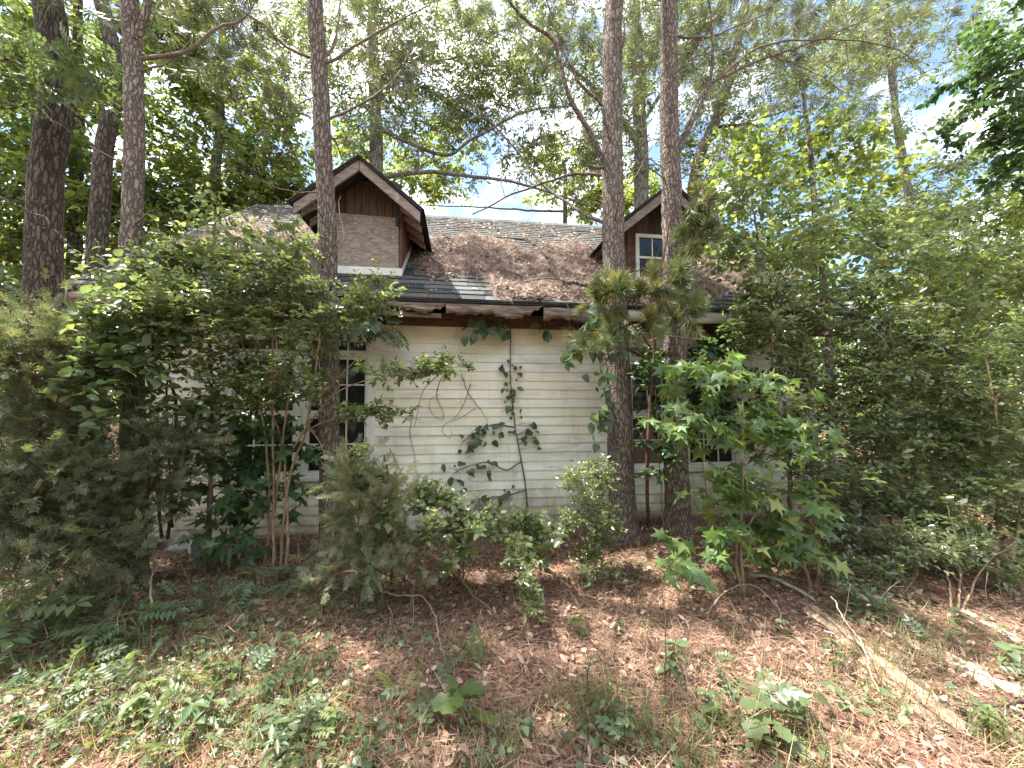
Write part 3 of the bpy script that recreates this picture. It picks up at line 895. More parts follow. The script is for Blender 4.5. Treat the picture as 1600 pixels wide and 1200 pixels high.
def compound(pairs, lw, seed=1):
    """A pinnate leaf: leaflets in pairs along a drooping rib."""
    r = np.random.default_rng(seed)
    V, F = [], []
    tv, tf = folded(lw, 0.45, 0.05, 0.12)
    def leaflet(p, d, L):
        d = unit(d); z = unit(np.array([0, 0, 1.0]) + r.standard_normal(3) * 0.15); x = unit(np.cross(d, z)); z = np.cross(x, d)
        k = len(V)
        for v in tv:
            V.append(p + L * (v[0] * x + v[1] * d + v[2] * z))
        for f in tf:
            F.append(tuple(int(i) + k for i in f))
    def rib(t): return np.array([0, t, 0.08 * t - 0.22 * t * t])
    for i in range(pairs):
        t = 0.22 + 0.62 * i / (pairs - 1)
        for s in (-1, 1):
            leaflet(rib(t), np.array([s * 0.95, 0.45, -0.12]), r.uniform(0.26, 0.34) * (1 - 0.25 * abs(t - 0.5)))
    leaflet(rib(0.86), np.array([0, 1, -0.2]), 0.30)
    for a, b in ((0, 0.45), (0.45, 0.86)):
        k = len(V)
        p, q = rib(a), rib(b)
        V += [p + (0.006, 0, 0), p - (0.006, 0, 0), q]; F.append((k, k + 1, k + 2))
    return np.array(V), np.array(F)


T_COMPOUND = compound(5, 0.26)
T_COMPOUND7 = compound(7, 0.20, 3)
CONE_V = np.array([(np.cos(a), 0, np.sin(a)) for a in (0, 2.094, 4.189)] + [(0, 1, 0)], float)
CONE_F = np.array([(0, 1, 3), (1, 2, 3), (2, 0, 3)])


def scatter(T, pos, axis, nrm, size, tint, width=None):
    """Copies of the template joined in one set of arrays."""
    TV, TF = T
    y = unit(axis)
    x = unit(np.cross(y, nrm))
    z = np.cross(x, y)
    size = np.broadcast_to(np.asarray(size, float), (len(pos),))
    sx = size if width is None else np.broadcast_to(np.asarray(width, float), (len(pos),))
    V = pos[:, None, :] + sx[:, None, None] * TV[None, :, 0:1] * x[:, None, :] + size[:, None, None] * TV[None, :, 1:2] * y[:, None, :] + sx[:, None, None] * TV[None, :, 2:3] * z[:, None, :]
    n, k = len(pos), len(TV)
    F = (TF[None] + (np.arange(n) * k)[:, None, None]).reshape(-1, 3)
    return V.reshape(-1, 3), F, np.repeat(np.asarray(tint, float), k)


def rand_dirs(rng, n):
    return unit(rng.standard_normal((n, 3)))


UP = np.array([0, 0, 1.0])


def B(px, py, Y, rx, ry, n, rd=None, k=None):
    """A clump of foliage: where it stands, its half sizes in metres, how many branch tips."""
    c = P(px, py, Y)
    D = depth(c)
    a, b = rx * D / 600, ry * D / 600
    return (c, np.array([a, rd if rd else max(0.25, 0.7 * (a + b) / 2), b]), n)


def W(x, y, z, a, b, c, n):
    return (np.array([x, y, z], float), np.array([a, b, c], float), n)


class Plant:
    def __init__(self, name, label, cat, group, base, seed, bark='twig'):
        self.base = np.asarray(base, float)
        self.root = thing(name, self.base, label, cat, group)
        self.rng = np.random.default_rng(seed)
        self.bark = bark
        self.skel = [self.base.copy()]
        self.skr = [0.02]
        self.twig_parts = []
        self.fol = []

    def stem(self, pts, r0, r1, n=24, sides=8, nm='trunk', rough=0.05, mat=None, ridges=0, wob=0.0):
        line = smooth_line(pts, n)
        if wob:
            w = self.rng.standard_normal((n, 3)).cumsum(0) * wob
            w -= np.linspace(0, 1, n)[:, None] * w[-1]
            line = line + w
        rad = np.linspace(r0, r1, n)
        if nm == 'trunk' and r0 > 0.05:
            hgt = line[:, 2] - line[0, 2]
            rad = rad * (1 + 0.55 * np.exp(-np.clip(hgt, 0, None) / 0.11))
        V, F = tube(line, rad, sides, rough, self.rng, ridges)
        part(nm, V, F, M[mat or self.bark], self.root, True, None, self.base)
        self.skel += list(line[1:]); self.skr += list(rad[1:])
        return line

    def grow(self, blobs, twigs=6, twig_len=0.35, up=0.1, thick=0.012, wob=0.12, tw_r=0.010, reach=None, keep=None):
        """Branches from the stems to tips in each clump, twigs along them. Returns the twigs."""
        rng = self.rng
        S, D, L = [], [], []
        for c, rad, n in blobs:
            d = rand_dirs(rng, n) * (rng.uniform(0.05, 1, n) ** (1 / 2.4))[:, None]
            tips = c + d * rad
            tips[:, 2] = np.maximum(tips[:, 2], gh(tips[:, 0], tips[:, 1]) + 0.06)
            sk = np.array(self.skel)
            order = np.argsort(((tips[:, None, :] - sk[None, ::3, :]) ** 2).sum(-1).min(1))
            for i in order:
                tip = tips[i]
                sk = np.asarray(self.skel)
                d2 = np.sqrt(((sk - tip) ** 2).sum(1)) + 0.5 * np.clip(sk[:, 2] - tip[2] + 0.1, 0, None)
                j = int(np.argmin(d2))
                p0 = sk[j]
                v = tip - p0
                ln = float(np.linalg.norm(v))
                if ln < 0.02:
                    continue
                m = 4 if ln < 0.5 else 6
                t = np.linspace(0, 1, m)[:, None]
                off = rng.standard_normal(3) * wob * ln
                line = p0 + v * t + off * (t * (1 - t) * 2) + UP * (0.10 * ln) * (t * (1 - t) * 2)
                r0 = min(self.skr[j] * 0.75, thick * (0.25 + 0.5 * ln))
                rr = np.linspace(r0, r0 * 0.35, m)
                self.twig_parts.append(tube(line, rr, 4 if r0 < 0.012 else 6))
                self.skel += list(line[1:]); self.skr += list(rr[1:])
                q = rng.uniform(0.35, 1.0, twigs); q[0] = 1.0
                pos = p0 + v * q[:, None] + off * (q * (1 - q) * 2)[:, None] + UP * (0.10 * ln) * (q * (1 - q) * 2)[:, None]
                dr = unit(unit(v) * 0.7 + rng.standard_normal((twigs, 3)) * np.array([0.75, 0.75, 0.5]) + UP * up)
                S.append(pos); D.append(dr); L.append(twig_len * rng.uniform(0.5, 1.25, twigs))
        S, D, L = np.concatenate(S), np.concatenate(D), np.concatenate(L)
        self.cones(S, D, L, tw_r)
        return S, D, L

    def cones(self, S, D, L, k):
        V, F, _ = scatter((CONE_V, CONE_F), S, D, rand_dirs(self.rng, len(S)), L, np.zeros(len(S)), np.maximum(L * k, 0.0012))
        self.cone = getattr(self, 'cone', [])
        self.cone.append((V, F))

    def leaves(self, tw, T, size, per, mat, droop=0.1, flat=0.55, side=0.8, tint=(0.5, 0.22), svar=0.3, minz=None):
        S, D, L = tw
        rng = self.rng
        i = np.repeat(np.arange(len(S)), per)
        n = len(i)
        t = np.tile(np.linspace(0.15, 1.0, per), len(S)) + rng.uniform(-0.06, 0.06, n)
        pos = S[i] + D[i] * (L[i] * t)[:, None]
        sgn = np.where(np.arange(n) % 2 == 0, 1.0, -1.0)[:, None]
        sd = unit(np.cross(D[i], UP + rng.standard_normal((n, 3)) * 0.25)) * sgn
        ax = unit(D[i] * 0.55 + sd * side + rng.standard_normal((n, 3)) * 0.28 - UP * droop)
        nr = unit(UP * flat + rng.standard_normal((n, 3)) * 0.45)
        sz = size * np.clip(1 + svar * rng.standard_normal(n), 0.4, 1.7)
        clump = np.repeat(rng.normal(0, 0.10, len(S)), per)
        ti = np.clip(rng.normal(tint[0], tint[1], n) + clump, 0, 1)
        self.fol.append((scatter(T, pos, ax, nr, sz, ti), mat))

    def tufts(self, tw, T, size, mat, tint=(0.5, 0.2), along=1):
        S, D, L = tw
        rng = self.rng
        for a in range(along):
            f = 1.0 - 0.4 * a
            n = len(S)
            pos = S + D * (L * f)[:, None]
            self.fol.append((scatter(T, pos, D + rng.standard_normal((n, 3)) * 0.15, rand_dirs(rng, n), size * rng.uniform(0.75, 1.2, n), np.clip(rng.normal(*tint, n), 0, 1)), mat))

    def leaf_objects(self, tw, T, size, per, mat, limit=300, droop=0.25, flat=0.6, tints=(0.25, 0.5, 0.65, 0.95), weights=(0.3, 0.4, 0.2, 0.1), side=0.8, nm='leaf'):
        """Each leaf an object of its own, on mesh data shared by leaves alike."""
        S, D, L = tw
        rng = self.rng
        TV, TF = T
        meshes = [make_mesh(nm, TT[0], TT[1], M[mat], False, np.full(len(TT[0]), t)) for t in tints for TT in (T, T_STAR2, T_STAR3)]
        weights = np.repeat(np.array(weights) / 3, 3); weights = weights / weights.sum()
        i = np.repeat(np.arange(len(S)), per)
        n = len(i)
        t = np.tile(np.linspace(0.3, 1.0, per), len(S)) if per > 1 else np.ones(n)
        pos = S[i] + D[i] * (L[i] * t)[:, None]
        sgn = np.where(np.arange(n) % 2 == 0, 1.0, -1.0)[:, None]
        sd = unit(np.cross(D[i], UP + rng.standard_normal((n, 3)) * 0.2)) * sgn
        ax = unit(D[i] * 0.6 + sd * side + rng.standard_normal((n, 3)) * 0.25 - UP * droop)
        nr = unit(UP * flat + np.array([0, -0.35, 0]) + rng.standard_normal((n, 3)) * 0.35)
        dist = ((pos - EYE) ** 2).sum(1)
        for c, q in enumerate(np.argsort(dist)):
            if c >= limit:
                far = np.argsort(dist)[limit:]
                self.fol.append((scatter(T, pos[far], ax[far], nr[far], size * np.clip(1 + 0.28 * rng.standard_normal(len(far)), 0.45, 1.5), rng.choice(np.repeat(tints, 3), len(far), p=weights)), mat))
                break
            self.leaf_at(meshes[int(rng.choice(len(meshes), p=weights))], pos[q], ax[q], nr[q], size * float(np.clip(1 + 0.34 * rng.standard_normal(), 0.35, 1.6)), nm)

    def leaf_at(self, me, pos, ax, nr, sz, nm='leaf'):
        y = unit(ax); x = unit(np.cross(y, nr)); z = np.cross(x, y)
        o = bpy.data.objects.new(nm, me)
        COL.objects.link(o)
        o.parent = self.root
        p = pos - self.base
        o.matrix_local = Matrix(((x[0] * sz, y[0] * sz, z[0] * sz, p[0]), (x[1] * sz, y[1] * sz, z[1] * sz, p[1]), (x[2] * sz, y[2] * sz, z[2] * sz, p[2]), (0, 0, 0, 1)))
        return o

    def finish(self, twig_mat=None, fname='foliage'):
        tm = M[twig_mat or ('twig')]
        if self.twig_parts:
            V, F = join(self.twig_parts)
            part('branches', V, F, tm, self.root, True, None, self.base, 'stuff')
        if getattr(self, 'cone', None):
            V, F = join(self.cone)
            part('twigs', V, F, tm, self.root, False, None, self.base, 'stuff')
        by = {}
        for (V, F, t), mat in self.fol:
            by.setdefault(mat, []).append((V, F, t))
        for mat, lst in by.items():
            V, F = join([(v, f) for v, f, _ in lst])
            part(fname, V, F, M[mat], self.root, False, np.concatenate([t for _, _, t in lst]), self.base, 'stuff')
        return self


def pts(lst, Y=None):
    return [P(p[0], p[1], p[2] if len(p) > 2 else Y) for p in lst]


# ------------------------------------------------------------------ the pines near the house
def pine(label, trunk, r0, r1, seed, mat, group='pine trees around the house', top=None):
    line = pts(trunk)
    base = np.array([line[0][0], line[0][1], gh(line[0][0], line[0][1]) - 0.05])
    line[0] = base
    if top is not None:
        line.append(np.asarray(top, float))
    p = Plant('pine_tree', label, 'tree', group, base, seed, mat)
    p.stem(line, r0, r1, 110, 26, 'trunk', 0.022, None, 0, 0.0022)
    # root flare
    return p


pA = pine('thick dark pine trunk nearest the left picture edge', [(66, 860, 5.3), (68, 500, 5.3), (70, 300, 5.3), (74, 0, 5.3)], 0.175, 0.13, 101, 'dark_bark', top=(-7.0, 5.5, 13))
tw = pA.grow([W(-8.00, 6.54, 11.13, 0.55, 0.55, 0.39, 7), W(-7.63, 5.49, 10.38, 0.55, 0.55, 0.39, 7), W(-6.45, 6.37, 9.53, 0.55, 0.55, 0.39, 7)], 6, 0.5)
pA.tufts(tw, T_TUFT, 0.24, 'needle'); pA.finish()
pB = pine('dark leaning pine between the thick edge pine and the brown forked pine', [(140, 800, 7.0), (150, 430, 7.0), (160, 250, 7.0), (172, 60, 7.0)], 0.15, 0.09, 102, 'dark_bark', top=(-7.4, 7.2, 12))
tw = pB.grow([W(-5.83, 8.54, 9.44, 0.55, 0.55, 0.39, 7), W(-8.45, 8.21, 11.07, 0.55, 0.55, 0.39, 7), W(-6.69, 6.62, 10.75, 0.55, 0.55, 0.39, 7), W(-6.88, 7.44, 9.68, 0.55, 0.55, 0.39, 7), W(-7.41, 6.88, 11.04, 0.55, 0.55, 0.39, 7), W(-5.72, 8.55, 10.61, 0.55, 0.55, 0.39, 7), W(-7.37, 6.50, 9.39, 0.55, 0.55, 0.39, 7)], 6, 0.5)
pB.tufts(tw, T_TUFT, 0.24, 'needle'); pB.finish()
pC = pine('brown pine forking at the top, left of the boarded dormer', [(214, 850, 3.75), (206, 600, 3.75), (204, 380, 3.75), (208, 200, 3.75), (204, 60, 3.75), (200, -60, 3.75)], 0.085, 0.058, 103, 'red_bark', top=(-3.0, 3.8, 7.4))
pC.stem(pts([(212, 62, 3.75), (228, 20, 3.72), (236, -40, 3.7)]), 0.036, 0.028, 14, 10, 'branch')
pC.stem(pts([(212, 92, 3.75), (285, 80, 3.8), (340, 45, 3.9), (378, 33, 4.0), (400, 0, 4.1)]), 0.020, 0.006, 24, 6, 'branch', wob=0.004, mat='twig')
pC.stem(pts([(212, 112, 3.75), (260, 95, 3.8), (300, 60, 3.9)]), 0.012, 0.005, 16, 6, 'branch', wob=0.004, mat='twig')
tw = pC.grow([W(-2.84, 3.55, 6.85, 0.5, 0.45, 0.25, 8), W(-2.79, 3.20, 7.40, 0.5, 0.45, 0.25, 8), W(-3.37, 4.04, 6.63, 0.5, 0.45, 0.25, 8), W(-3.21, 3.85, 8.26, 0.5, 0.45, 0.25, 8), W(-3.89, 3.93, 6.89, 0.55, 0.55, 0.39, 7), W(-2.79, 4.18, 6.16, 0.55, 0.55, 0.39, 7), W(-4.56, 4.81, 6.62, 0.55, 0.55, 0.39, 7), W(-3.90, 5.29, 7.13, 0.55, 0.55, 0.39, 7), W(-2.09, 3.73, 7.53, 0.55, 0.55, 0.39, 7), B(300, 40, 5.6, 80, 45, 8)], 5, 0.35)  # needle clumps above the view are added to dapple the ground
pC.tufts(tw, T_TUFT, 0.20, 'needle'); pC.finish()
pD = pine('slim grey pine standing in front of the boarded dormer', [(517, 880, 3.95), (512, 700, 3.95), (511, 560, 3.95), (508, 400, 3.95), (502, 240, 3.95), (497, 100, 3.95), (491, -10, 3.95)], 0.098, 0.070, 104, 'pine_bark', top=(-1.75, 4.1, 9.5))
for ln, r in (([(510, 98, 3.95), (560, 72, 4.0), (620, 35, 4.1), (672, 8, 4.2)], 0.017), ([(512, 186, 3.95), (575, 155, 4.0), (625, 110, 4.1), (650, 50, 4.2)], 0.015), ([(494, 92, 3.95), (455, 78, 3.9), (415, 45, 3.8), (375, 15, 3.7)], 0.017),
              ([(508, 92, 3.95), (525, 60, 4.0), (532, 10, 4.1), (528, -30, 4.2)], 0.016), ([(514, 208, 3.95), (530, 232, 4.1), (540, 262, 4.25)], 0.012), ([(500, 300, 3.95), (460, 300, 3.8), (400, 280, 3.7), (330, 255, 3.6)], 0.008),
              ([(496, 150, 3.95), (462, 172, 3.85), (440, 215, 3.8)], 0.008), ([(516, 400, 3.93), (535, 375, 3.8), (528, 330, 3.78), (532, 305, 3.75)], 0.007), ([(518, 384, 3.92), (540, 362, 3.8), (556, 346, 3.75)], 0.006)):
    pD.stem(pts(ln), r, r * 0.35, 22, 6, 'branch', wob=0.004, mat='twig' if r > 0.0075 else 'pale_twig')
tw = pD.grow([W(-2.73, 4.63, 6.70, 0.5, 0.45, 0.25, 8), W(-0.69, 3.86, 8.22, 0.5, 0.45, 0.25, 8), W(-2.32, 3.55, 6.50, 0.5, 0.45, 0.25, 8), W(-0.78, 3.91, 6.77, 0.5, 0.45, 0.25, 8), W(-2.30, 3.14, 6.76, 0.5, 0.45, 0.25, 8), B(410, 110, 5.6, 75, 85, 26), B(600, 95, 5.9, 85, 80, 26), B(640, 10, 5.9, 60, 40, 8), B(360, 20, 5.6, 60, 50, 10), B(540, 20, 6.0, 60, 60, 10), W(-2.49, 2.91, 8.35, 0.55, 0.55, 0.39, 7), W(-2.74, 2.80, 8.36, 0.55, 0.55, 0.39, 7), W(-0.45, 5.00, 9.24, 0.55, 0.55, 0.39, 7), W(-2.53, 4.21, 8.06, 0.55, 0.55, 0.39, 7), W(-2.68, 2.92, 7.91, 0.55, 0.55, 0.39, 7)], 5, 0.32, tw_r=0.008)  # clumps overhead, out of view, added to break up the sunlight
pD.grow([B(420, 170, 4.0, 80, 120, 12), B(610, 200, 4.2, 90, 90, 10), B(570, 90, 4.4, 90, 80, 8)], 6, 0.35, tw_r=0.007)
pD.tufts(tw, T_TUFT, 0.17, 'needle', (0.45, 0.2)); pD.finish()

pE = pine('straight pine with ivy at mid trunk, left of a twin, before the windowed dormer', [(975, 835, 4.0), (970, 700, 4.0), (966, 560, 4.0), (961, 400, 4.0), (958, 250, 4.0), (957, 80, 4.0), (962, -40, 4.0)], 0.142, 0.092, 105, 'red_bark', top=(2.1, 4.1, 10.5))
for ln, r in (([(950, 275, 4.0), (905, 268, 4.2), (860, 283, 4.4), (800, 300, 4.7), (738, 335, 4.9)], 0.022), ([(950, 352, 4.0), (900, 325, 4.3), (850, 290, 4.7), (810, 240, 5.0), (755, 180, 5.3), (690, 118, 5.6), (642, 85, 5.8)], 0.022),
              ([(952, 268, 4.0), (925, 215, 3.95), (890, 150, 3.9), (868, 70, 3.85), (830, 40, 3.8), (785, -10, 3.7)], 0.034), ([(948, 165, 4.0), (910, 130, 4.0), (885, 90, 4.05), (850, -10, 4.1)], 0.020),
              ([(964, 160, 4.0), (972, 100, 3.9), (975, 30, 3.85)], 0.020), ([(964, 330, 4.0), (1000, 260, 4.2), (1030, 190, 4.3)], 0.008), ([(946, 262, 4.0), (920, 255, 3.9), (904, 246, 3.85)], 0.018)):
    pE.stem(pts(ln), r, r * 0.35, 30, 8, 'branch', wob=0.006, mat='twig' if r < 0.02 else 'red_bark')
tw = pE.grow([W(1.41, 3.74, 7.92, 0.5, 0.45, 0.25, 8), W(0.54, 4.43, 8.56, 0.5, 0.45, 0.25, 8), W(1.73, 4.26, 8.25, 0.5, 0.45, 0.25, 8), W(0.57, 3.78, 6.48, 0.5, 0.45, 0.25, 8), W(1.81, 3.91, 6.54, 0.5, 0.45, 0.25, 8), B(860, 70, 5.8, 90, 70, 20), B(760, 40, 5.9, 80, 50, 14), B(900, 170, 5.8, 70, 60, 12), W(2.47, 4.83, 10.31, 0.55, 0.55, 0.39, 7), W(3.43, 4.82, 10.61, 0.55, 0.55, 0.39, 7), W(0.69, 4.00, 10.66, 0.55, 0.55, 0.39, 7), W(2.55, 5.30, 8.67, 0.55, 0.55, 0.39, 7), W(2.01, 3.34, 9.71, 0.55, 0.55, 0.39, 7), W(2.32, 2.64, 8.92, 0.55, 0.55, 0.39, 7)], 5, 0.34, tw_r=0.008)  # unseen high clumps added to throw dappled shade on the foreground
pE.grow([B(860, 200, 4.5, 110, 110, 16), B(760, 230, 4.9, 90, 80, 12), B(900, 320, 4.3, 50, 40, 6), B(700, 110, 5.3, 80, 70, 8)], 6, 0.35, tw_r=0.007)
pE.tufts(tw, T_TUFT, 0.18, 'needle', (0.42, 0.2)); pE.finish()
pF = pine('slightly leaning pine passing right before the windowed dormer', [(1060, 840, 3.95), (1056, 700, 3.95), (1053, 560, 3.95), (1050, 420, 3.95), (1046, 300, 3.95), (1043, 150, 3.95), (1042, 0, 3.95)], 0.130, 0.086, 106, 'pine_bark', top=(2.6, 4.0, 10.5))
for ln, r in (([(1054, 252, 3.95), (1085, 180, 3.9), (1110, 120, 3.8), (1112, 60, 3.75), (1104, -10, 3.7)], 0.026), ([(1056, 238, 3.95), (1100, 150, 4.1), (1160, 105, 4.2), (1250, 70, 4.3), (1330, 40, 4.4), (1400, 5, 4.5)], 0.022),
              ([(1056, 112, 3.95), (1085, 90, 4.0), (1100, 60, 4.1)], 0.016), ([(1054, 60, 3.95), (1120, 55, 4.0), (1200, 20, 4.0)], 0.016), ([(1050, 285, 3.95), (1090, 272, 4.0), (1150, 285, 4.1)], 0.008),
              ([(1110, 130, 3.82), (1190, 75, 3.8), (1290, 62, 3.8), (1380, 70, 3.8), (1430, 95, 3.8)], 0.012), ([(1200, 85, 4.25), (1260, 110, 4.3), (1330, 150, 4.4)], 0.009), ([(1040, 265, 3.95), (1000, 235, 4.0), (970, 215, 4.1)], 0.008)):
    pF.stem(pts(ln), r, r * 0.35, 30, 8, 'branch', wob=0.006, mat='twig' if r < 0.02 else 'red_bark')
tw = pF.grow([W(3.27, 4.32, 7.57, 0.5, 0.45, 0.25, 8), W(2.49, 4.59, 6.43, 0.5, 0.45, 0.25, 8), W(4.22, 4.66, 8.03, 0.5, 0.45, 0.25, 8), W(4.47, 3.90, 6.80, 0.5, 0.45, 0.25, 8), W(3.33, 4.25, 8.07, 0.5, 0.45, 0.25, 8), W(3.12, 4.61, 6.38, 0.5, 0.45, 0.25, 8), B(1010, 60, 5.6, 70, 70, 16), B(1130, 90, 5.8, 80, 80, 22), B(1250, 70, 5.9, 110, 60, 26), B(1390, 45, 6.0, 100, 55, 24), B(1290, 130, 6.0, 110, 50, 12), B(1230, 0, 5.9, 120, 40, 14), W(3.78, 5.07, 9.56, 0.55, 0.55, 0.39, 7), W(2.18, 2.60, 9.99, 0.55, 0.55, 0.39, 7), W(2.81, 4.88, 9.30, 0.55, 0.55, 0.39, 7), W(3.71, 3.42, 10.32, 0.55, 0.55, 0.39, 7), W(3.59, 3.84, 9.69, 0.55, 0.55, 0.39, 7), W(3.45, 3.18, 9.73, 0.55, 0.55, 0.39, 7)], 5, 0.34, tw_r=0.008)  # out-of-view clumps added overhead for patches of shade below
pF.grow([B(1130, 150, 4.2, 80, 90, 12), B(1280, 130, 4.3, 120, 80, 14), B(1110, 260, 4.1, 50, 50, 6), B(1420, 110, 4.4, 90, 60, 8)], 6, 0.4, tw_r=0.007)
pF.tufts(tw, T_TUFT, 0.18, 'needle', (0.45, 0.2)); pF.finish()

# the young pine between the two trunks
g0 = G(1012, 822)
pG = Plant('young_pine', 'young pine with long needle tufts and reddish stem between two trunks', 'tree', None, g0, 107, 'red_stem')
pG.stem([g0] + pts([(1010, 720, 3.75), (1013, 620, 3.7), (1020, 540, 3.65), (1012, 480, 3.6), (1035, 400, 3.55), (1050, 330, 3.5)]), 0.020, 0.008, 50, 8, 'trunk', 0.04, None, 0, 0.003)
pG.stem(pts([(1018, 545, 3.65), (1000, 520, 3.5), (980, 500, 3.4), (955, 470, 3.3)]), 0.010, 0.004, 16, 6, 'branch')
pG.stem(pts([(1010, 560, 3.66), (985, 545, 3.6), (960, 545, 3.5), (940, 560, 3.45)]), 0.009, 0.004, 16, 6, 'branch')
pG.stem(pts([(1010, 535, 3.66), (1040, 525, 3.5), (1090, 530, 3.4)]), 0.007, 0.003, 16, 6, 'branch', mat='pale_twig')
for pp, hs in ((pC, (2.4, 3.1, 3.6)), (pD, (1.3, 2.0, 2.6, 3.3, 4.2)), (pE, (1.5, 2.1, 2.9, 3.5, 4.4)), (pF, (1.7, 2.5, 3.2, 4.0))):
    sk_ = np.array(pp.skel[1:110])
    for hh in hs:
        j_ = int(np.argmin(np.abs(sk_[:, 2] - hh)))
        a_ = pp.rng.uniform(math.pi * 0.95, math.pi * 2.05)
        d_ = np.array([math.cos(a_), math.sin(a_), 0.25])
        rt_ = pp.skr[1 + j_]
        pp.stem([sk_[j_] + d_ * rt_ * 0.7, sk_[j_] + d_ * (rt_ + 0.05), sk_[j_] + d_ * (rt_ + pp.rng.uniform(0.07, 0.22)) + (0, 0, 0.02)], 0.011, 0.005, 8, 6, 'branch_stub', 0.1, 'twig')
tw = pG.grow([B(1065, 325, 3.5, 24, 22, 4), B(1085, 375, 3.5, 34, 30, 6), B(985, 455, 3.4, 50, 24, 8), B(945, 470, 3.35, 26, 30, 4), B(1045, 440, 3.5, 40, 28, 6), B(935, 545, 3.4, 22, 26, 4), B(985, 510, 3.4, 36, 24, 5), B(1060, 490, 3.5, 36, 20, 4)], 2, 0.14, tw_r=0.035)
pG.tufts(tw, T_TUFTY, 0.14, 'young_needle', (0.45, 0.28), 2); pG.finish('red_stem', 'needles')


# ------------------------------------------------------------------ trees behind and beside the house
def far_tree(name, label, trunk, r0, r1, seed, bark, blobs, T, size, per, mat, limbs=(), twigs=7, twig_len=0.55, droop=0.3, tint=(0.5, 0.24), group='trees behind the house', thick=0.03, flat=0.5, tw_r=0.006):
    ln = [np.asarray(q, float) for q in trunk]
    b = np.array([ln[0][0], ln[0][1], gh(ln[0][0], ln[0][1]) - 0.1])
    ln[0] = b
    t = Plant(name, label, 'tree', group, b, seed, bark)
    t.stem(ln, r0, r1, 60, 14, 'trunk', 0.03, None, 0, 0.006)
    for l_, r in limbs:
        t.stem(l_, r, r * 0.3, 30, 8, 'branch', 0.03, None, 0, 0.012)
    tw = t.grow(blobs, twigs, twig_len, 0.0, thick, 0.14, tw_r)
    t.leaves(tw, T, size, per, mat, droop, flat, 0.8, tint)
    t.finish()
    return t


far_tree('oak_tree', 'grey oak trunk rising behind the roof between the twin pines', [P(1002, 600, 10.5), P(1003, 310, 10.5), P(998, 150, 10.5), P(990, 0, 10.5), P(985, -160, 10.5)], 0.24, 0.14, 201, 'grey_bark',
         [B(900, 150, 10.2, 130, 100, 70), B(1060, 100, 10.5, 110, 100, 50), B(820, 60, 10.5, 120, 80, 60), B(1000, 0, 10.5, 150, 80, 50), B(930, 260, 10.8, 90, 50, 30), B(850, 230, 10.6, 60, 50, 16), B(1080, 230, 10.6, 60, 50, 16), B(960, -180, 10.5, 260, 130, 16)],
         T_NARROW, 0.135, 9, 'oak', [(pts([(1000, 230, 10.5), (940, 150, 10.2), (880, 100, 10), (820, 60, 10)]), 0.09), (pts([(998, 200, 10.5), (1050, 120, 10.6), (1090, 60, 10.6)]), 0.07)])
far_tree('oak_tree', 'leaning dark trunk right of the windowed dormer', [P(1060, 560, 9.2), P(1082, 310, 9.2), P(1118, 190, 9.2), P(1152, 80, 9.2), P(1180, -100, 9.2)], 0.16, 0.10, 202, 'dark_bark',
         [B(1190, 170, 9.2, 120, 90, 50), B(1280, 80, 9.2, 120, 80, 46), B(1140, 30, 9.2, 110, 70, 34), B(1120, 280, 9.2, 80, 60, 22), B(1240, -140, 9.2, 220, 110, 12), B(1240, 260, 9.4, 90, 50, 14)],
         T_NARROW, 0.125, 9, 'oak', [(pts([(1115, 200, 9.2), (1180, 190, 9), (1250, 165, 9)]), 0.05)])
far_tree('oak_tree', 'tall oak with horizontal limbs behind the boarded dormer', [P(585, 560, 11), P(588, 260, 11), P(585, 100, 11), P(580, -150, 11)], 0.22, 0.12, 203, 'grey_bark',
         [B(620, 190, 11, 110, 80, 56), B(560, 90, 11, 130, 90, 60), B(690, 120, 11, 100, 90, 60), B(640, 20, 11, 120, 60, 50), B(770, 160, 11, 90, 80, 50), B(800, 250, 11, 50, 30, 8), B(450, 60, 11, 80, 80, 24), B(580, -170, 11, 260, 130, 16), B(690, 270, 11, 70, 30, 8)],
         T_NARROW, 0.135, 9, 'oak', [(pts([(590, 280, 11), (660, 272, 10.8), (750, 276, 10.6), (830, 292, 10.4), (930, 325, 10.2)]), 0.07), (pts([(590, 200, 11), (690, 240, 10.8), (740, 215, 10.6), (820, 175, 10.5), (900, 165, 10.5)]), 0.06), (pts([(588, 160, 11), (650, 110, 10.8), (720, 90, 10.8)]), 0.06)])
far_tree('maple_tree', 'yellow green tree low behind the ridge between the dormers', [P(880, 560, 14.5), P(882, 330, 14.5), P(880, 250, 14.5)], 0.12, 0.06, 204, 'grey_bark',
         [B(900, 310, 14.5, 80, 32, 26), B(980, 300, 14.5, 60, 45, 22), B(860, 250, 14.5, 60, 30, 12), B(640, 290, 14.5, 70, 40, 26), B(580, 240, 14.5, 60, 50, 20), B(700, 235, 14.5, 50, 35, 10)],
         T_SMALL, 0.20, 8, 'bright', [(pts([(880, 330, 14.5), (780, 325, 14.5), (650, 320, 14.5)]), 0.05)], tint=(0.6, 0.24))
far_tree('maple_tree', 'sunlit yellow green tree left of the boarded dormer', [P(330, 620, 9), P(335, 350, 9), P(345, 200, 9), P(350, 0, 9)], 0.13, 0.06, 205, 'grey_bark',
         [B(300, 240, 9, 90, 90, 60), B(395, 300, 9, 80, 70, 56), B(285, 345, 9, 80, 55, 46), B(350, 130, 9, 90, 80, 50), B(440, 210, 9, 60, 70, 30), B(380, 380, 9, 70, 40, 26), B(340, -60, 9, 150, 100, 12), B(440, 330, 9.4, 50, 40, 24)],
         T_SMALL, 0.11, 13, 'bright', tint=(0.5, 0.27))
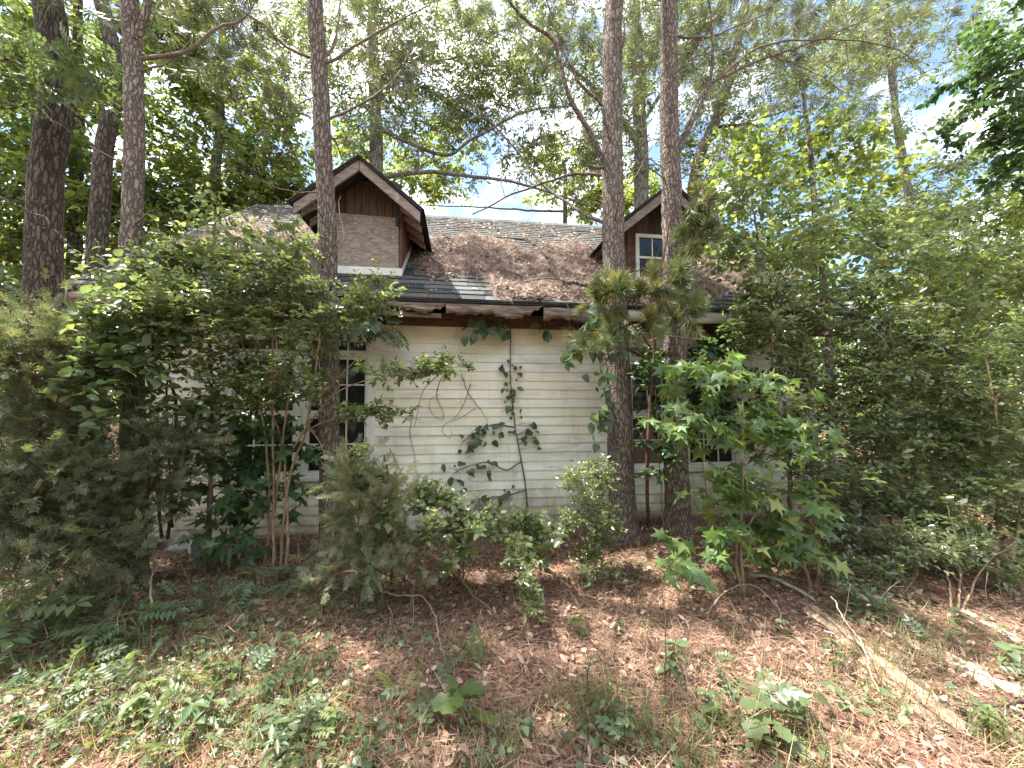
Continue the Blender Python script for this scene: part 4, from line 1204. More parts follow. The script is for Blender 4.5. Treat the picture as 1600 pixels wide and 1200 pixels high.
far_tree('maple_tree', 'shady broadleaf tree filling the space between the left pines', [P(112, 700, 8.4), P(115, 400, 8.4), P(120, 150, 8.4), P(120, -50, 8.4)], 0.13, 0.06, 206, 'dark_bark',
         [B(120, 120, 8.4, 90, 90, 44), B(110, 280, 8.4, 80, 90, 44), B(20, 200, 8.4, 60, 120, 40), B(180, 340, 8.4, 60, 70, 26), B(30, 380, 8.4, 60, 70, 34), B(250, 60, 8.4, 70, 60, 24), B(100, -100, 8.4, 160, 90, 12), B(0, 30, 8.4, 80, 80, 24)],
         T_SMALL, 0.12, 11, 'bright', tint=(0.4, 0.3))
far_tree('walnut_tree', 'low branch of long leaflets hanging across the leftmost pine trunks', [P(-120, 780, 4.4), P(-110, 400, 4.4), P(-60, 120, 4.6), P(-40, -100, 4.6)], 0.08, 0.05, 207, 'dark_bark',
         [B(10, 110, 4.6, 30, 30, 4), B(120, 105, 4.6, 50, 16, 4), B(165, 125, 4.7, 40, 20, 4), B(0, 30, 4.6, 40, 30, 3)],
         T_COMPOUND, 0.24, 3, 'deep', [(pts([(-60, 110, 4.6), (20, 90, 4.6), (100, 150, 4.6), (170, 230, 4.7)]), 0.018), (pts([(-80, 300, 4.2), (0, 320, 4.0), (70, 345, 3.9), (112, 388, 3.9), (150, 440, 3.8)]), 0.013), (pts([(-70, 130, 4.3), (40, 170, 4.1), (110, 205, 4.0), (185, 248, 4.0)]), 0.010), (pts([(-40, 340, 4.1), (40, 385, 4.0), (90, 395, 4.0)]), 0.006)], twigs=4, twig_len=0.3, group=None, tint=(0.4, 0.25))
far_tree('hickory_tree', 'broad leaved tree in full light right of the windowed dormer', [P(1300, 760, 6.0), P(1290, 500, 6.0), P(1270, 300, 6.0), P(1255, 140, 6.0)], 0.08, 0.03, 208, 'grey_bark',
         [B(1180, 300, 6, 80, 55, 26), B(1290, 260, 6, 70, 70, 26), B(1230, 390, 6, 110, 55, 40), B(1350, 370, 6, 90, 60, 34), B(1130, 380, 6, 50, 40, 12), B(1200, 210, 6, 60, 50, 12), B(1380, 280, 6.2, 60, 60, 16), B(1420, 440, 6.2, 80, 50, 26)],
         T_BROAD, 0.10, 7, 'bright', twigs=5, twig_len=0.5, group=None, tint=(0.48, 0.27))
far_tree('hickory_sapling', 'airy light green sapling before the right end of the roof', [P(1235, 900, 3.75), P(1225, 700, 3.75), P(1210, 520, 3.75), P(1190, 400, 3.75), P(1175, 300, 3.75)], 0.022, 0.008, 212, 'twig',
         [B(1150, 400, 3.75, 70, 45, 16), B(1240, 380, 3.8, 80, 50, 20), B(1140, 330, 3.75, 50, 40, 10), B(1300, 440, 3.8, 80, 40, 18), B(1180, 470, 3.7, 70, 30, 12), B(1380, 400, 3.9, 70, 50, 16), B(1220, 310, 3.8, 70, 40, 10), B(1330, 320, 3.9, 60, 40, 8)],
         T_BROAD, 0.062, 6, 'herb', twigs=5, twig_len=0.26, group=None, tint=(0.62, 0.25), thick=0.012)
far_tree('hickory_sapling', 'airy light green sapling above the thicket near the right edge', [P(1470, 900, 3.5), P(1475, 700, 3.6), P(1465, 520, 3.6), P(1450, 380, 3.7)], 0.020, 0.007, 213, 'twig',
         [B(1420, 420, 3.6, 70, 40, 16), B(1510, 400, 3.6, 70, 50, 18), B(1470, 480, 3.6, 90, 40, 18), B(1570, 450, 3.6, 60, 50, 16), B(1400, 500, 3.7, 60, 30, 10), B(1480, 340, 3.8, 60, 40, 8)],
         T_BROAD, 0.055, 7, 'herb', twigs=5, twig_len=0.26, group=None, tint=(0.62, 0.25), thick=0.012)
far_tree('hickory_sapling', 'airy sapling rising over the left eave beside the boarded dormer', [P(318, 900, 3.75), P(325, 700, 3.75), P(320, 520, 3.75), P(330, 400, 3.75), P(335, 330, 3.75)], 0.020, 0.007, 214, 'twig',
         [B(270, 410, 3.7, 60, 40, 14), B(350, 390, 3.8, 60, 40, 14), B(420, 420, 3.7, 50, 34, 10), B(210, 450, 3.6, 60, 30, 10), B(320, 340, 3.8, 50, 30, 6), B(450, 380, 3.8, 40, 30, 5)],
         T_BROAD, 0.055, 6, 'herb', twigs=5, twig_len=0.24, group=None, tint=(0.6, 0.25), thick=0.012)
far_tree('maple_tree', 'bright yellow green tree at the far right edge', [P(1540, 720, 9.0), P(1530, 500, 9.0), P(1500, 330, 9.0)], 0.13, 0.05, 209, 'grey_bark',
         [B(1470, 440, 9, 90, 50, 56), B(1580, 430, 9, 80, 60, 56), B(1520, 520, 9, 110, 50, 56), B(1600, 350, 9, 70, 60, 30), B(1430, 370, 9, 60, 40, 20)],
         T_SMALL, 0.115, 13, 'bright', tint=(0.62, 0.24))
far_tree('oak_tree', 'thin leaved oak behind the top right of the house', [P(1440, 640, 10.5), P(1430, 400, 10.5), P(1400, 180, 10.5), P(1380, -40, 10.5)], 0.15, 0.08, 210, 'grey_bark',
         [B(1340, 230, 10.5, 90, 70, 44), B(1500, 310, 10.5, 110, 70, 70), B(1440, 80, 10.5, 110, 60, 40), B(1540, 200, 10.5, 90, 60, 30), B(1350, 80, 10.5, 100, 70, 40), B(1440, 350, 10.5, 90, 50, 40), B(1400, 10, 10.5, 120, 60, 34), B(1400, -120, 10.5, 240, 100, 14), B(1560, 60, 10.5, 70, 60, 16)],
         T_NARROW, 0.125, 9, 'oak', [(pts([(1410, 240, 10.5), (1330, 310, 10.2), (1250, 380, 10)]), 0.05)])
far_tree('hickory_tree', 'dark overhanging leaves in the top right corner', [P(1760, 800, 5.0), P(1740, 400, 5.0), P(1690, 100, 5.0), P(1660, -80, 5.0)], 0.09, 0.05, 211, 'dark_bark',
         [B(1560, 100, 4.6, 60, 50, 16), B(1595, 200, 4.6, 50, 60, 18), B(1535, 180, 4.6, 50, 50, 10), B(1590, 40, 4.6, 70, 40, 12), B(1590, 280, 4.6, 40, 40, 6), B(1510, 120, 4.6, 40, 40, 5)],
         T_BROAD, 0.085, 8, 'gum_shaded', twigs=6, twig_len=0.3, group=None, tint=(0.3, 0.2))  # silhouette darkness is put into the leaf colour
for a in (('understory_tree', 'leafy young tree beyond the right end of the house', (1350, 700, 6.6), [(1350, 560, 60, 70, 26), (1310, 660, 50, 50, 16), (1390, 640, 50, 60, 18), (1350, 710, 50, 40, 18), (1410, 720, 50, 40, 18)], 231, 'deep'),
          ('understory_tree', 'bushy green tree behind the shining thicket on the right', (1480, 720, 6.0), [(1470, 560, 70, 70, 30), (1430, 660, 60, 60, 24), (1530, 660, 60, 60, 24), (1480, 730, 60, 40, 20), (1560, 740, 60, 40, 18)], 232, 'bright'),
          ('understory_tree', 'bushy tree past the right picture edge', (1610, 740, 5.6), [(1600, 560, 70, 80, 30), (1570, 680, 70, 60, 26), (1640, 650, 60, 60, 16)], 233, 'deep'),
          ('understory_tree', 'dim bushy tree behind the left cedar', (30, 760, 7.2), [(20, 480, 60, 60, 26), (60, 600, 60, 60, 24), (-20, 640, 60, 80, 22)], 234, 'deep'),
          ('understory_tree', 'dim bushy tree left of the house corner behind the pines', (140, 760, 8.2), [(120, 470, 60, 60, 26), (170, 570, 50, 60, 20), (100, 620, 50, 50, 18)], 235, 'deep')):
    nm, lab, (bx, by, bY), bl, sd, mt = a
    far_tree(nm, lab, [P(bx, by, bY), P(bx, by - 120, bY), P(bx + 5, by - 220, bY)], 0.03, 0.012, sd, 'twig', [B(x_, y_, bY, rx_, ry_, n_) for x_, y_, rx_, ry_, n_ in bl], T_SMALL, 0.085, 11, mt, group='understory trees beside the house', twig_len=0.4, thick=0.014, tint=(0.6, 0.25))

# far woods all round, one mass
rw = np.random.default_rng(31)
N = 100000
ang = rw.uniform(0, 2 * np.pi, N)
rad = 19 + 15 * rw.uniform(0, 1, N)
clump = 2.6 * np.sin(ang * 9) + 1.8 * np.sin(ang * 23 + 1) + 1.2 * np.sin(ang * 41 + 2)
behind = np.cos(ang - math.pi / 2)
hmax = np.where(behind > 0.93, 6.2 + 0.5 * clump, 9.5 + clump)
x, y = rad * np.cos(ang), 5 + rad * np.sin(ang)
z = gh(x, y) + rw.uniform(0.0, 1, N) ** 0.9 * hmax
V, F, t = scatter(T_SMALL, np.stack([x, y, z], -1), unit(rand_dirs(rw, N) - UP * 0.2), unit(UP * 0.5 + rand_dirs(rw, N) * 0.8), rw.uniform(0.25, 0.5, N), np.clip(rw.normal(0.5, 0.25, N), 0, 1))
tag(part('distant_woods', V, F, M['bright'], None, False, t), 'mass of far woods seen in gaps beyond the yard', 'woods', None, 'stuff')

# ------------------------------------------------------------------ shrubs and saplings in front of the house
def shrub(name, label, stems, blobs, T, size, per, mat, seed, bark='tan_stem', twigs=6, twig_len=0.22, group=None, droop=0.05, flat=0.95, tint=(0.5, 0.24), thick=0.012, sr=0.010, up=0.1, limbs=(), cat='shrub', svar=0.3, tw_r=0.008):
    b = None
    for s in stems:
        g = G(s[0][0], s[0][1], -0.02)
        if b is None:
            b = g
            p = Plant(name, label, cat, group, b, seed, bark)
        p.stem([g] + pts(s[1:]), sr, sr * 0.45, 26, 7, 'stem', 0.05, None, 0, 0.004)
    for s in limbs:
        p.stem(pts(s), sr * 0.55, sr * 0.2, 20, 5, 'branch', 0.05, None, 0, 0.003)
    tw = p.grow(blobs, twigs, twig_len, up, thick, 0.14, tw_r)
    if T is T_CEDAR:
        p.tufts(tw, T, size, mat, tint, 3)
    elif per:
        p.leaves(tw, T, size, per, mat, droop, flat, 0.8, tint, svar)
    return p, tw


p, tw = shrub('privet_shrub', 'tall arching privet with whitish shining leaves before the left windows',
      [[(428, 890), (430, 760, 3.7), (428, 620, 3.6), (424, 500, 3.5)], [(440, 885), (455, 740, 3.7), (478, 670, 3.6), (492, 590, 3.5), (500, 520, 3.5)], [(420, 880), (418, 740, 3.7), (400, 600, 3.6), (360, 500, 3.4)], [(446, 892), (448, 760, 3.7), (440, 690, 3.7), (395, 560, 3.6)], [(412, 884), (440, 700, 3.7), (460, 560, 3.6)]],
      [B(430, 440, 3.5, 90, 40, 27), B(330, 470, 3.4, 90, 42, 27), B(510, 500, 3.5, 70, 45, 21), B(400, 530, 3.5, 100, 40, 27), B(240, 480, 3.3, 60, 30, 14), B(560, 470, 3.6, 50, 26, 10), B(470, 590, 3.5, 60, 40, 14), B(390, 610, 3.55, 70, 45, 16), B(320, 590, 3.5, 60, 40, 9), B(590, 455, 3.6, 30, 14, 3), B(330, 400, 3.5, 60, 25, 10), B(250, 550, 3.3, 70, 14, 5), B(440, 380, 3.6, 60, 20, 6)],
      T_SMALL, 0.046, 11, 'privet', 301, sr=0.013,
      limbs=[[(458, 700, 3.6), (500, 640, 3.5), (545, 603, 3.45), (640, 580, 3.4), (735, 572, 3.4)], [(470, 682, 3.6), (520, 655, 3.5), (600, 648, 3.4), (658, 656, 3.4)], [(478, 668, 3.6), (505, 700, 3.5), (512, 740, 3.45)], [(480, 640, 3.6), (560, 560, 3.5), (620, 530, 3.5)]])
tw2 = p.grow([B(600, 585, 3.42, 60, 12, 12, 0.2), B(690, 572, 3.4, 50, 10, 14, 0.2), B(590, 648, 3.42, 70, 8, 14, 0.15)], 6, 0.12, 0.05, 0.008)
p.leaves(tw2, T_SMALL, 0.044, 9, 'privet', 0.1, 0.9, 0.8, (0.6, 0.2))
p.finish('tan_stem')

p, tw = shrub('oak_sapling', 'blue green leafy oak sapling at the left corner of the house', [[(262, 850), (268, 700, 3.6), (262, 600, 3.5), (225, 530, 3.4)], [(255, 850), (240, 700, 3.5), (190, 600, 3.3)]],
      [B(200, 560, 3.3, 70, 40, 12), B(140, 600, 3.2, 60, 30, 7), B(230, 645, 3.4, 70, 34, 10), B(150, 660, 3.2, 40, 24, 4), B(180, 500, 3.3, 60, 34, 9), B(260, 530, 3.4, 50, 40, 7), B(290, 440, 3.6, 90, 30, 8)],
      T_BROAD, 0.075, 6, 'herb', 302, 'dark_bark', 5, 0.2, sr=0.016, tint=(0.5, 0.25))
p.finish()

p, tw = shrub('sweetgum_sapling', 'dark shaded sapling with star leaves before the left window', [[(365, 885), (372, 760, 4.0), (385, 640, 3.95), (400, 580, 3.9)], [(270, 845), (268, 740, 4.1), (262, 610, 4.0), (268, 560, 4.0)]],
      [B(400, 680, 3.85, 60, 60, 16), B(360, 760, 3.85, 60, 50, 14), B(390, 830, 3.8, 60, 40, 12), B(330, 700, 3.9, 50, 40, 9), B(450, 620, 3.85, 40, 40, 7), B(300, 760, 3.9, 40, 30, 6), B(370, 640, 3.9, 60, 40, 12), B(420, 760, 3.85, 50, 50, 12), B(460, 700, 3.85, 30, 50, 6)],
      T_STAR, 0.1, 0, 'gum_shaded', 303, 'dark_bark', 2, 0.16, sr=0.013)
p.leaf_objects(tw, T_STAR, 0.115, 4, 'gum_shaded'); p.finish()

p, tw = shrub('cedar_tree', 'feathery dark cedar filling the left edge of the picture', [[(60, 905), (62, 760, 3.3), (58, 600, 3.3), (50, 470, 3.3)]],
      [B(60, 560, 3.3, 80, 50, 22), B(30, 660, 3.2, 70, 50, 21), B(60, 760, 3.1, 80, 50, 26), B(90, 850, 3.1, 110, 45, 30), B(120, 520, 3.4, 60, 40, 10), B(-30, 800, 3.1, 60, 80, 20), B(0, 560, 3.3, 60, 70, 15), B(180, 850, 3.3, 50, 40, 10)],
      T_CEDAR, 0.12, 1, 'cedar', 304, 'red_stem', 8, 0.28, sr=0.03, tint=(0.42, 0.22), cat='tree'); p.finish('red_stem', 'sprays')
p, tw = shrub('cedar_tree', 'small feathery cedar under the oak sapling at the house corner', [[(225, 880), (232, 780, 3.5), (240, 690, 3.5)]],
      [B(240, 720, 3.4, 55, 34, 20), B(200, 770, 3.4, 50, 30, 16), B(275, 700, 3.4, 40, 24, 10), B(160, 730, 3.3, 50, 30, 12)],
      T_CEDAR, 0.11, 1, 'cedar', 305, 'red_stem', 7, 0.22, sr=0.016, tint=(0.45, 0.2), cat='tree'); p.finish('red_stem', 'sprays')
p, tw = shrub('cedar_tree', 'knee high cedar with brown lower sprays before the left wall', [[(614, 925), (612, 850, 2.95), (606, 770, 2.95), (600, 710, 2.95)]],
      [B(590, 770, 2.95, 50, 34, 13), B(570, 830, 2.95, 60, 34, 15), B(615, 870, 2.95, 55, 34, 13), B(545, 740, 3.0, 30, 34, 6), B(540, 870, 3.0, 40, 20, 6)],
      T_CEDAR, 0.10, 1, 'cedar', 306, 'red_stem', 7, 0.17, sr=0.012, tint=(0.68, 0.22), cat='tree'); p.finish('red_stem', 'sprays')
p, tw = shrub('privet_shrub', 'young privet with pale green leaves entangled in the small cedar', [[(560, 905), (558, 820, 3.15), (548, 720, 3.2)], [(575, 900), (590, 800, 3.1), (585, 745, 3.1)]],
      [B(545, 740, 3.1, 30, 40, 12), B(575, 760, 3.05, 36, 26, 12), B(610, 790, 3.0, 30, 20, 8)], T_BROAD, 0.05, 6, 'privet', 307, sr=0.006, twig_len=0.12, tint=(0.7, 0.2)); p.finish('tan_stem')
p, tw = shrub('privet_shrub', 'low pale leafed shrub in front of the middle of the wall', [[(716, 905), (712, 850, 3.0), (690, 790, 3.05)], [(722, 905), (730, 850, 3.0), (745, 800, 3.05)], [(712, 905), (698, 860, 2.95), (670, 800, 3.0)]],
      [B(680, 800, 3.0, 40, 34, 14), B(740, 820, 3.0, 30, 24, 10), B(660, 780, 3.1, 24, 16, 5), B(710, 855, 2.95, 40, 26, 10)], T_BROAD, 0.048, 6, 'privet', 308, sr=0.007, twig_len=0.11, tint=(0.72, 0.2)); p.finish('pale_twig')
p, tw = shrub('privet_shrub', 'low light green shrub at the foot of the wall vine', [[(815, 900), (812, 860, 3.2), (800, 820, 3.2)], [(820, 898), (840, 850, 3.2), (850, 820, 3.2)]],
      [B(800, 825, 3.2, 44, 20, 14), B(850, 835, 3.2, 30, 18, 8), B(825, 860, 3.1, 30, 22, 8)], T_BROAD, 0.058, 5, 'privet', 309, sr=0.007, twig_len=0.12, tint=(0.75, 0.18)); p.finish('pale_twig')
p, tw = shrub('privet_shrub', 'upright grey green privet beside the foot of the ivied pine', [[(925, 890), (925, 820, 3.35), (935, 740, 3.4), (945, 715, 3.4)], [(918, 892), (910, 820, 3.3), (900, 740, 3.3)], [(935, 893), (945, 830, 3.3), (955, 770, 3.3)]],
      [B(930, 750, 3.35, 34, 30, 22), B(910, 800, 3.3, 30, 40, 20), B(945, 830, 3.3, 30, 40, 20), B(900, 740, 3.3, 16, 20, 8), B(930, 880, 3.2, 44, 10, 12)], T_SMALL, 0.034, 9, 'privet', 310, sr=0.006, twig_len=0.12, tint=(0.62, 0.2)); p.finish('tan_stem')
p, tw = shrub('privet_seedling', 'spindly seedling with tiny pale leaves on the sunny litter', [[(836, 975), (826, 920, 2.7), (822, 880, 2.75)], [(838, 975), (812, 890, 2.75), (806, 860, 2.8)]],
      [B(812, 872, 2.75, 26, 18, 12), B(826, 920, 2.7, 12, 26, 10)], T_SMALL, 0.032, 8, 'privet', 311, sr=0.004, twig_len=0.08, tint=(0.72, 0.2)); p.finish('pale_twig')

# sweetgum sapling, each leaf its own
p, tw = shrub('sweetgum_sapling', 'light green sapling with big star shaped leaves before the right window', [[(1163, 935), (1160, 850, 2.85), (1165, 740, 2.9), (1158, 640, 2.95), (1130, 575, 3.0)], [(1158, 932), (1150, 860, 2.85), (1185, 800, 2.85)]],
      [B(1075, 600, 3.0, 46, 30, 12), B(1060, 655, 2.95, 46, 30, 12), B(1140, 600, 3.0, 60, 40, 16), B(1180, 680, 2.9, 80, 50, 22), B(1150, 780, 2.85, 60, 50, 20), B(1230, 790, 2.85, 60, 40, 14), B(1240, 850, 2.8, 56, 34, 16), B(1130, 850, 2.8, 40, 30, 10), B(1255, 690, 2.95, 46, 44, 10), B(1215, 610, 3.0, 50, 34, 10), B(1070, 880, 2.75, 34, 20, 5)],
      T_STAR, 0.13, 0, 'gum', 320, 'tan_stem', 2, 0.15, sr=0.012)
p.leaf_objects(tw, T_STAR, 0.105, 4, 'gum', 300, tints=(0.1, 0.42, 0.65, 1.0), weights=(0.3, 0.38, 0.22, 0.1)); p.finish('tan_stem')

# privet thicket on the right
p, tw = shrub('privet_shrub', 'tall dark glossy privet behind the light green star leaved sapling', [[(1277, 930), (1285, 800, 3.5), (1310, 660, 3.5), (1335, 580, 3.5)], [(1270, 925), (1240, 780, 3.6), (1215, 620, 3.7), (1205, 520, 3.7)], [(1280, 925), (1300, 850, 3.3), (1320, 830, 3.2)]],
      [B(1200, 500, 3.8, 80, 50, 28), B(1260, 580, 3.7, 80, 50, 28), B(1310, 500, 3.8, 70, 60, 24), B(1250, 680, 3.6, 80, 50, 22), B(1340, 640, 3.5, 80, 60, 28), B(1310, 760, 3.4, 80, 50, 22), B(1190, 440, 3.9, 60, 30, 8), B(1150, 550, 3.8, 40, 40, 8), B(1340, 840, 3.1, 60, 40, 11)],
      T_SMALL, 0.058, 10, 'privet_dark', 321, sr=0.016, twig_len=0.25, group='privet thicket on the right'); p.finish('tan_stem')
p, tw = shrub('privet_shrub', 'wide shining privet thicket left of the right picture edge', [[(1420, 900), (1415, 760, 3.4), (1400, 600, 3.4), (1390, 490, 3.5)], [(1430, 905), (1450, 760, 3.3), (1480, 640, 3.3)], [(1410, 900), (1380, 760, 3.4), (1350, 700, 3.4)]],
      [B(1410, 520, 3.5, 80, 50, 24), B(1440, 600, 3.4, 90, 50, 28), B(1400, 690, 3.3, 90, 50, 28), B(1490, 690, 3.3, 70, 60, 24), B(1430, 780, 3.2, 90, 45, 24), B(1360, 590, 3.5, 50, 60, 13), B(1450, 850, 3.0, 80, 34, 13), B(1490, 530, 3.4, 60, 50, 14)],
      T_SMALL, 0.056, 10, 'privet_dark', 322, sr=0.015, twig_len=0.25, group='privet thicket on the right', tint=(0.55, 0.24)); p.finish('tan_stem')
p, tw = shrub('privet_shrub', 'privet at the right picture edge with pale drooping sprays', [[(1560, 930), (1560, 780, 3.0), (1550, 640, 3.0), (1540, 560, 3.1)], [(1575, 930), (1600, 760, 2.9), (1620, 640, 2.9)]],
      [B(1560, 600, 3.1, 80, 50, 22), B(1580, 700, 3.0, 80, 60, 24), B(1540, 780, 2.9, 80, 50, 20), B(1600, 840, 2.8, 70, 50, 13), B(1620, 560, 3.1, 60, 60, 13), B(1500, 840, 2.8, 50, 36, 8)],
      T_SMALL, 0.054, 10, 'privet', 323, sr=0.015, twig_len=0.24, group='privet thicket on the right', tint=(0.55, 0.24)); p.finish('tan_stem')
p, tw = shrub('privet_shrub', 'thin stemmed shrub with sparse leaves under the right thicket', [[(1490, 960), (1480, 880, 2.6), (1430, 820, 2.7)], [(1500, 958), (1540, 880, 2.5), (1590, 840, 2.5)], [(1495, 960), (1500, 870, 2.6), (1480, 790, 2.7)]],
      [B(1450, 860, 2.65, 60, 30, 14), B(1540, 870, 2.55, 60, 30, 14), B(1370, 890, 2.8, 60, 24, 12), B(1330, 920, 2.6, 40, 16, 6)], T_SMALL, 0.042, 8, 'privet_dark', 324, sr=0.008, twig_len=0.16, tint=(0.62, 0.2)); p.finish('pale_twig')
p, tw = shrub('privet_shrub', 'leafy shrub against the wall under the right window', [[(1110, 850), (1100, 760, 4.3), (1090, 660, 4.3)], [(1035, 835), (1030, 700, 3.7), (1025, 600, 3.7)]],
      [B(1090, 590, 4.2, 60, 50, 16), B(1020, 600, 3.8, 26, 60, 14), B(1160, 620, 4.2, 60, 60, 22), B(1110, 650, 4.1, 50, 40, 12), B(1120, 540, 4.1, 60, 24, 10), B(1030, 720, 3.6, 26, 40, 7)], T_BROAD, 0.07, 5, 'vine', 325, sr=0.007, twig_len=0.16); p.finish()

# ------------------------------------------------------------------ vines
def vine(name, label, stems, clusters, T, size, mat, seed, cat='vine', droop=0.5, r=0.006, limit=300, tilt=(0, -0.8, 0.45), twl=0.07):
    b = P(*stems[0][0])
    p = Plant(name, label, cat, None, b, seed, 'twig')
    for s in stems:
        p.stem(pts(s), r, r * 0.5, 40, 6, 'stem', 0.08, None, 0, 0.003)
    rng = p.rng
    meshes = [make_mesh('leaf', TT[0], TT[1], M[mat], True, np.full(len(TT[0]), t)) for t, TT in ((0.15, T), (0.45, T), (0.65, T_BROAD if T is T_HEART else T), (0.98, T_BROAD if T is T_HEART else T))]
    tv = []
    for (x0, y0, Y0), (x1, y1, Y1), n, sp in clusters:
        for _ in range(n):
            t = rng.uniform()
            q = P(x0 + (x1 - x0) * t + rng.normal(0, sp), y0 + (y1 - y0) * t + rng.normal(0, sp), Y0 + (Y1 - Y0) * t - abs(rng.normal(0, 0.03)))
            sk = np.asarray(p.skel[1:])
            j = int(np.argmin(((sk - q) ** 2).sum(1)))
            a = sk[j]
            if np.linalg.norm(q - a) > 0.02:
                tv.append(tube(np.array([a, (a + q) / 2 + (0, 0, 0.01), q]), [0.0022, 0.0018, 0.0012], 3))
            ax = unit(np.array([rng.normal(0, 0.7), -0.35 + rng.normal(0, 0.2), -droop + rng.normal(0, 0.45)]))
            nr = unit(np.array(tilt) + rng.standard_normal(3) * 0.35)
            p.leaf_at(meshes[int(rng.choice(4, p=(0.2, 0.35, 0.3, 0.15)))], q, ax, nr, size * float(rng.uniform(0.45, 1.35)))
    if tv:
        p.twig_parts += tv
    return p.finish()


VY = 4.60
vine('wall_vine', 'leafy creeper climbing the middle of the cream wall', [[(826, 812, VY), (822, 770, VY), (812, 710, VY), (803, 660, VY), (798, 600, VY), (797, 540, VY), (797, 505, VY)], [(803, 668, VY), (775, 662, VY), (745, 675, VY), (722, 690, VY)], [(815, 720, VY), (790, 735, VY), (760, 725, VY), (715, 735, VY)], [(822, 765, VY), (790, 775, VY), (750, 780, VY)]],
     [((797, 570, VY), (800, 650, VY), 34, 7), ((725, 688, VY), (830, 665, VY), 26, 10), ((720, 690, VY), (770, 672, VY), 20, 11), ((705, 738, VY), (768, 722, VY), 24, 12), ((740, 785, VY), (790, 775, VY), 18, 12), ((830, 672, VY), (838, 695, VY), 8, 6), ((745, 815, VY), (790, 800, VY), 10, 12)], T_HEART, 0.078, 'vine', 401, r=0.010)
vine('eave_vine', 'leaf sprays hanging from the eave over the middle of the wall', [[(735, 498, 4.4), (770, 495, 4.4), (798, 498, 4.42), (850, 500, 4.42)], [(797, 498, 4.5), (798, 515, 4.55), (798, 530, 4.58)]],
     [((732, 512, 4.42), (740, 520, 4.42), 5, 5), ((748, 505, 4.42), (757, 515, 4.42), 5, 5), ((775, 505, 4.42), (800, 520, 4.42), 9, 6), ((842, 508, 4.42), (858, 518, 4.42), 7, 5)], T_HEART, 0.12, 'vine', 402, r=0.004, droop=0.9)
vine('trunk_vine', 'dark ivy hanging down the left side of a pine trunk', [[(962, 700, 3.85), (950, 620, 3.86), (945, 560, 3.86), (940, 500, 3.84), (945, 440, 3.84)], [(942, 500, 3.84), (915, 510, 3.8), (895, 545, 3.78), (880, 568, 3.76)]],
     [((955, 450, 3.82), (930, 510, 3.8), 26, 11), ((925, 500, 3.8), (885, 562, 3.76), 20, 7), ((945, 520, 3.82), (940, 600, 3.82), 22, 12), ((950, 600, 3.82), (932, 680, 3.82), 24, 9)], T_HEART, 0.135, 'vine', 403, r=0.007, droop=0.8)
vine('wisteria_vine', 'dark pinnate leaves hanging under the eave beside the left window', [[(545, 492, 4.3), (575, 488, 4.3), (605, 492, 4.32)], [(600, 492, 4.32), (612, 510, 4.34), (616, 535, 4.36)]],
     [((548, 495, 4.28), (605, 495, 4.3), 10, 6), ((600, 500, 4.3), (612, 515, 4.3), 4, 5)], T_COMPOUND7, 0.34, 'vine', 404, r=0.005, droop=0.7)
p = Plant('dead_vine', 'bare dry runners looping down the cream wall', 'vine', None, P(675, 570, VY), 405, 'twig')
for s in ([(700, 575), (685, 600), (680, 620), (690, 640), (692, 655), (680, 652), (670, 640), (672, 625), (688, 615)], [(690, 580), (665, 605), (655, 630), (652, 660), (645, 670)], [(722, 585), (730, 612), (745, 635), (760, 655), (762, 670)], [(735, 600), (725, 630), (715, 650), (700, 660), (690, 672), (702, 685), (706, 672)], [(742, 640), (720, 650), (705, 660)], [(645, 640), (640, 680), (648, 710), (652, 745)], [(610, 700), (622, 730), (640, 760), (680, 735)]):
    p.stem([P(a, b_, VY + 0.012) for a, b_ in s], 0.0045, 0.002, 40, 4, 'stem', 0.05, 'twig', 0, 0.003)

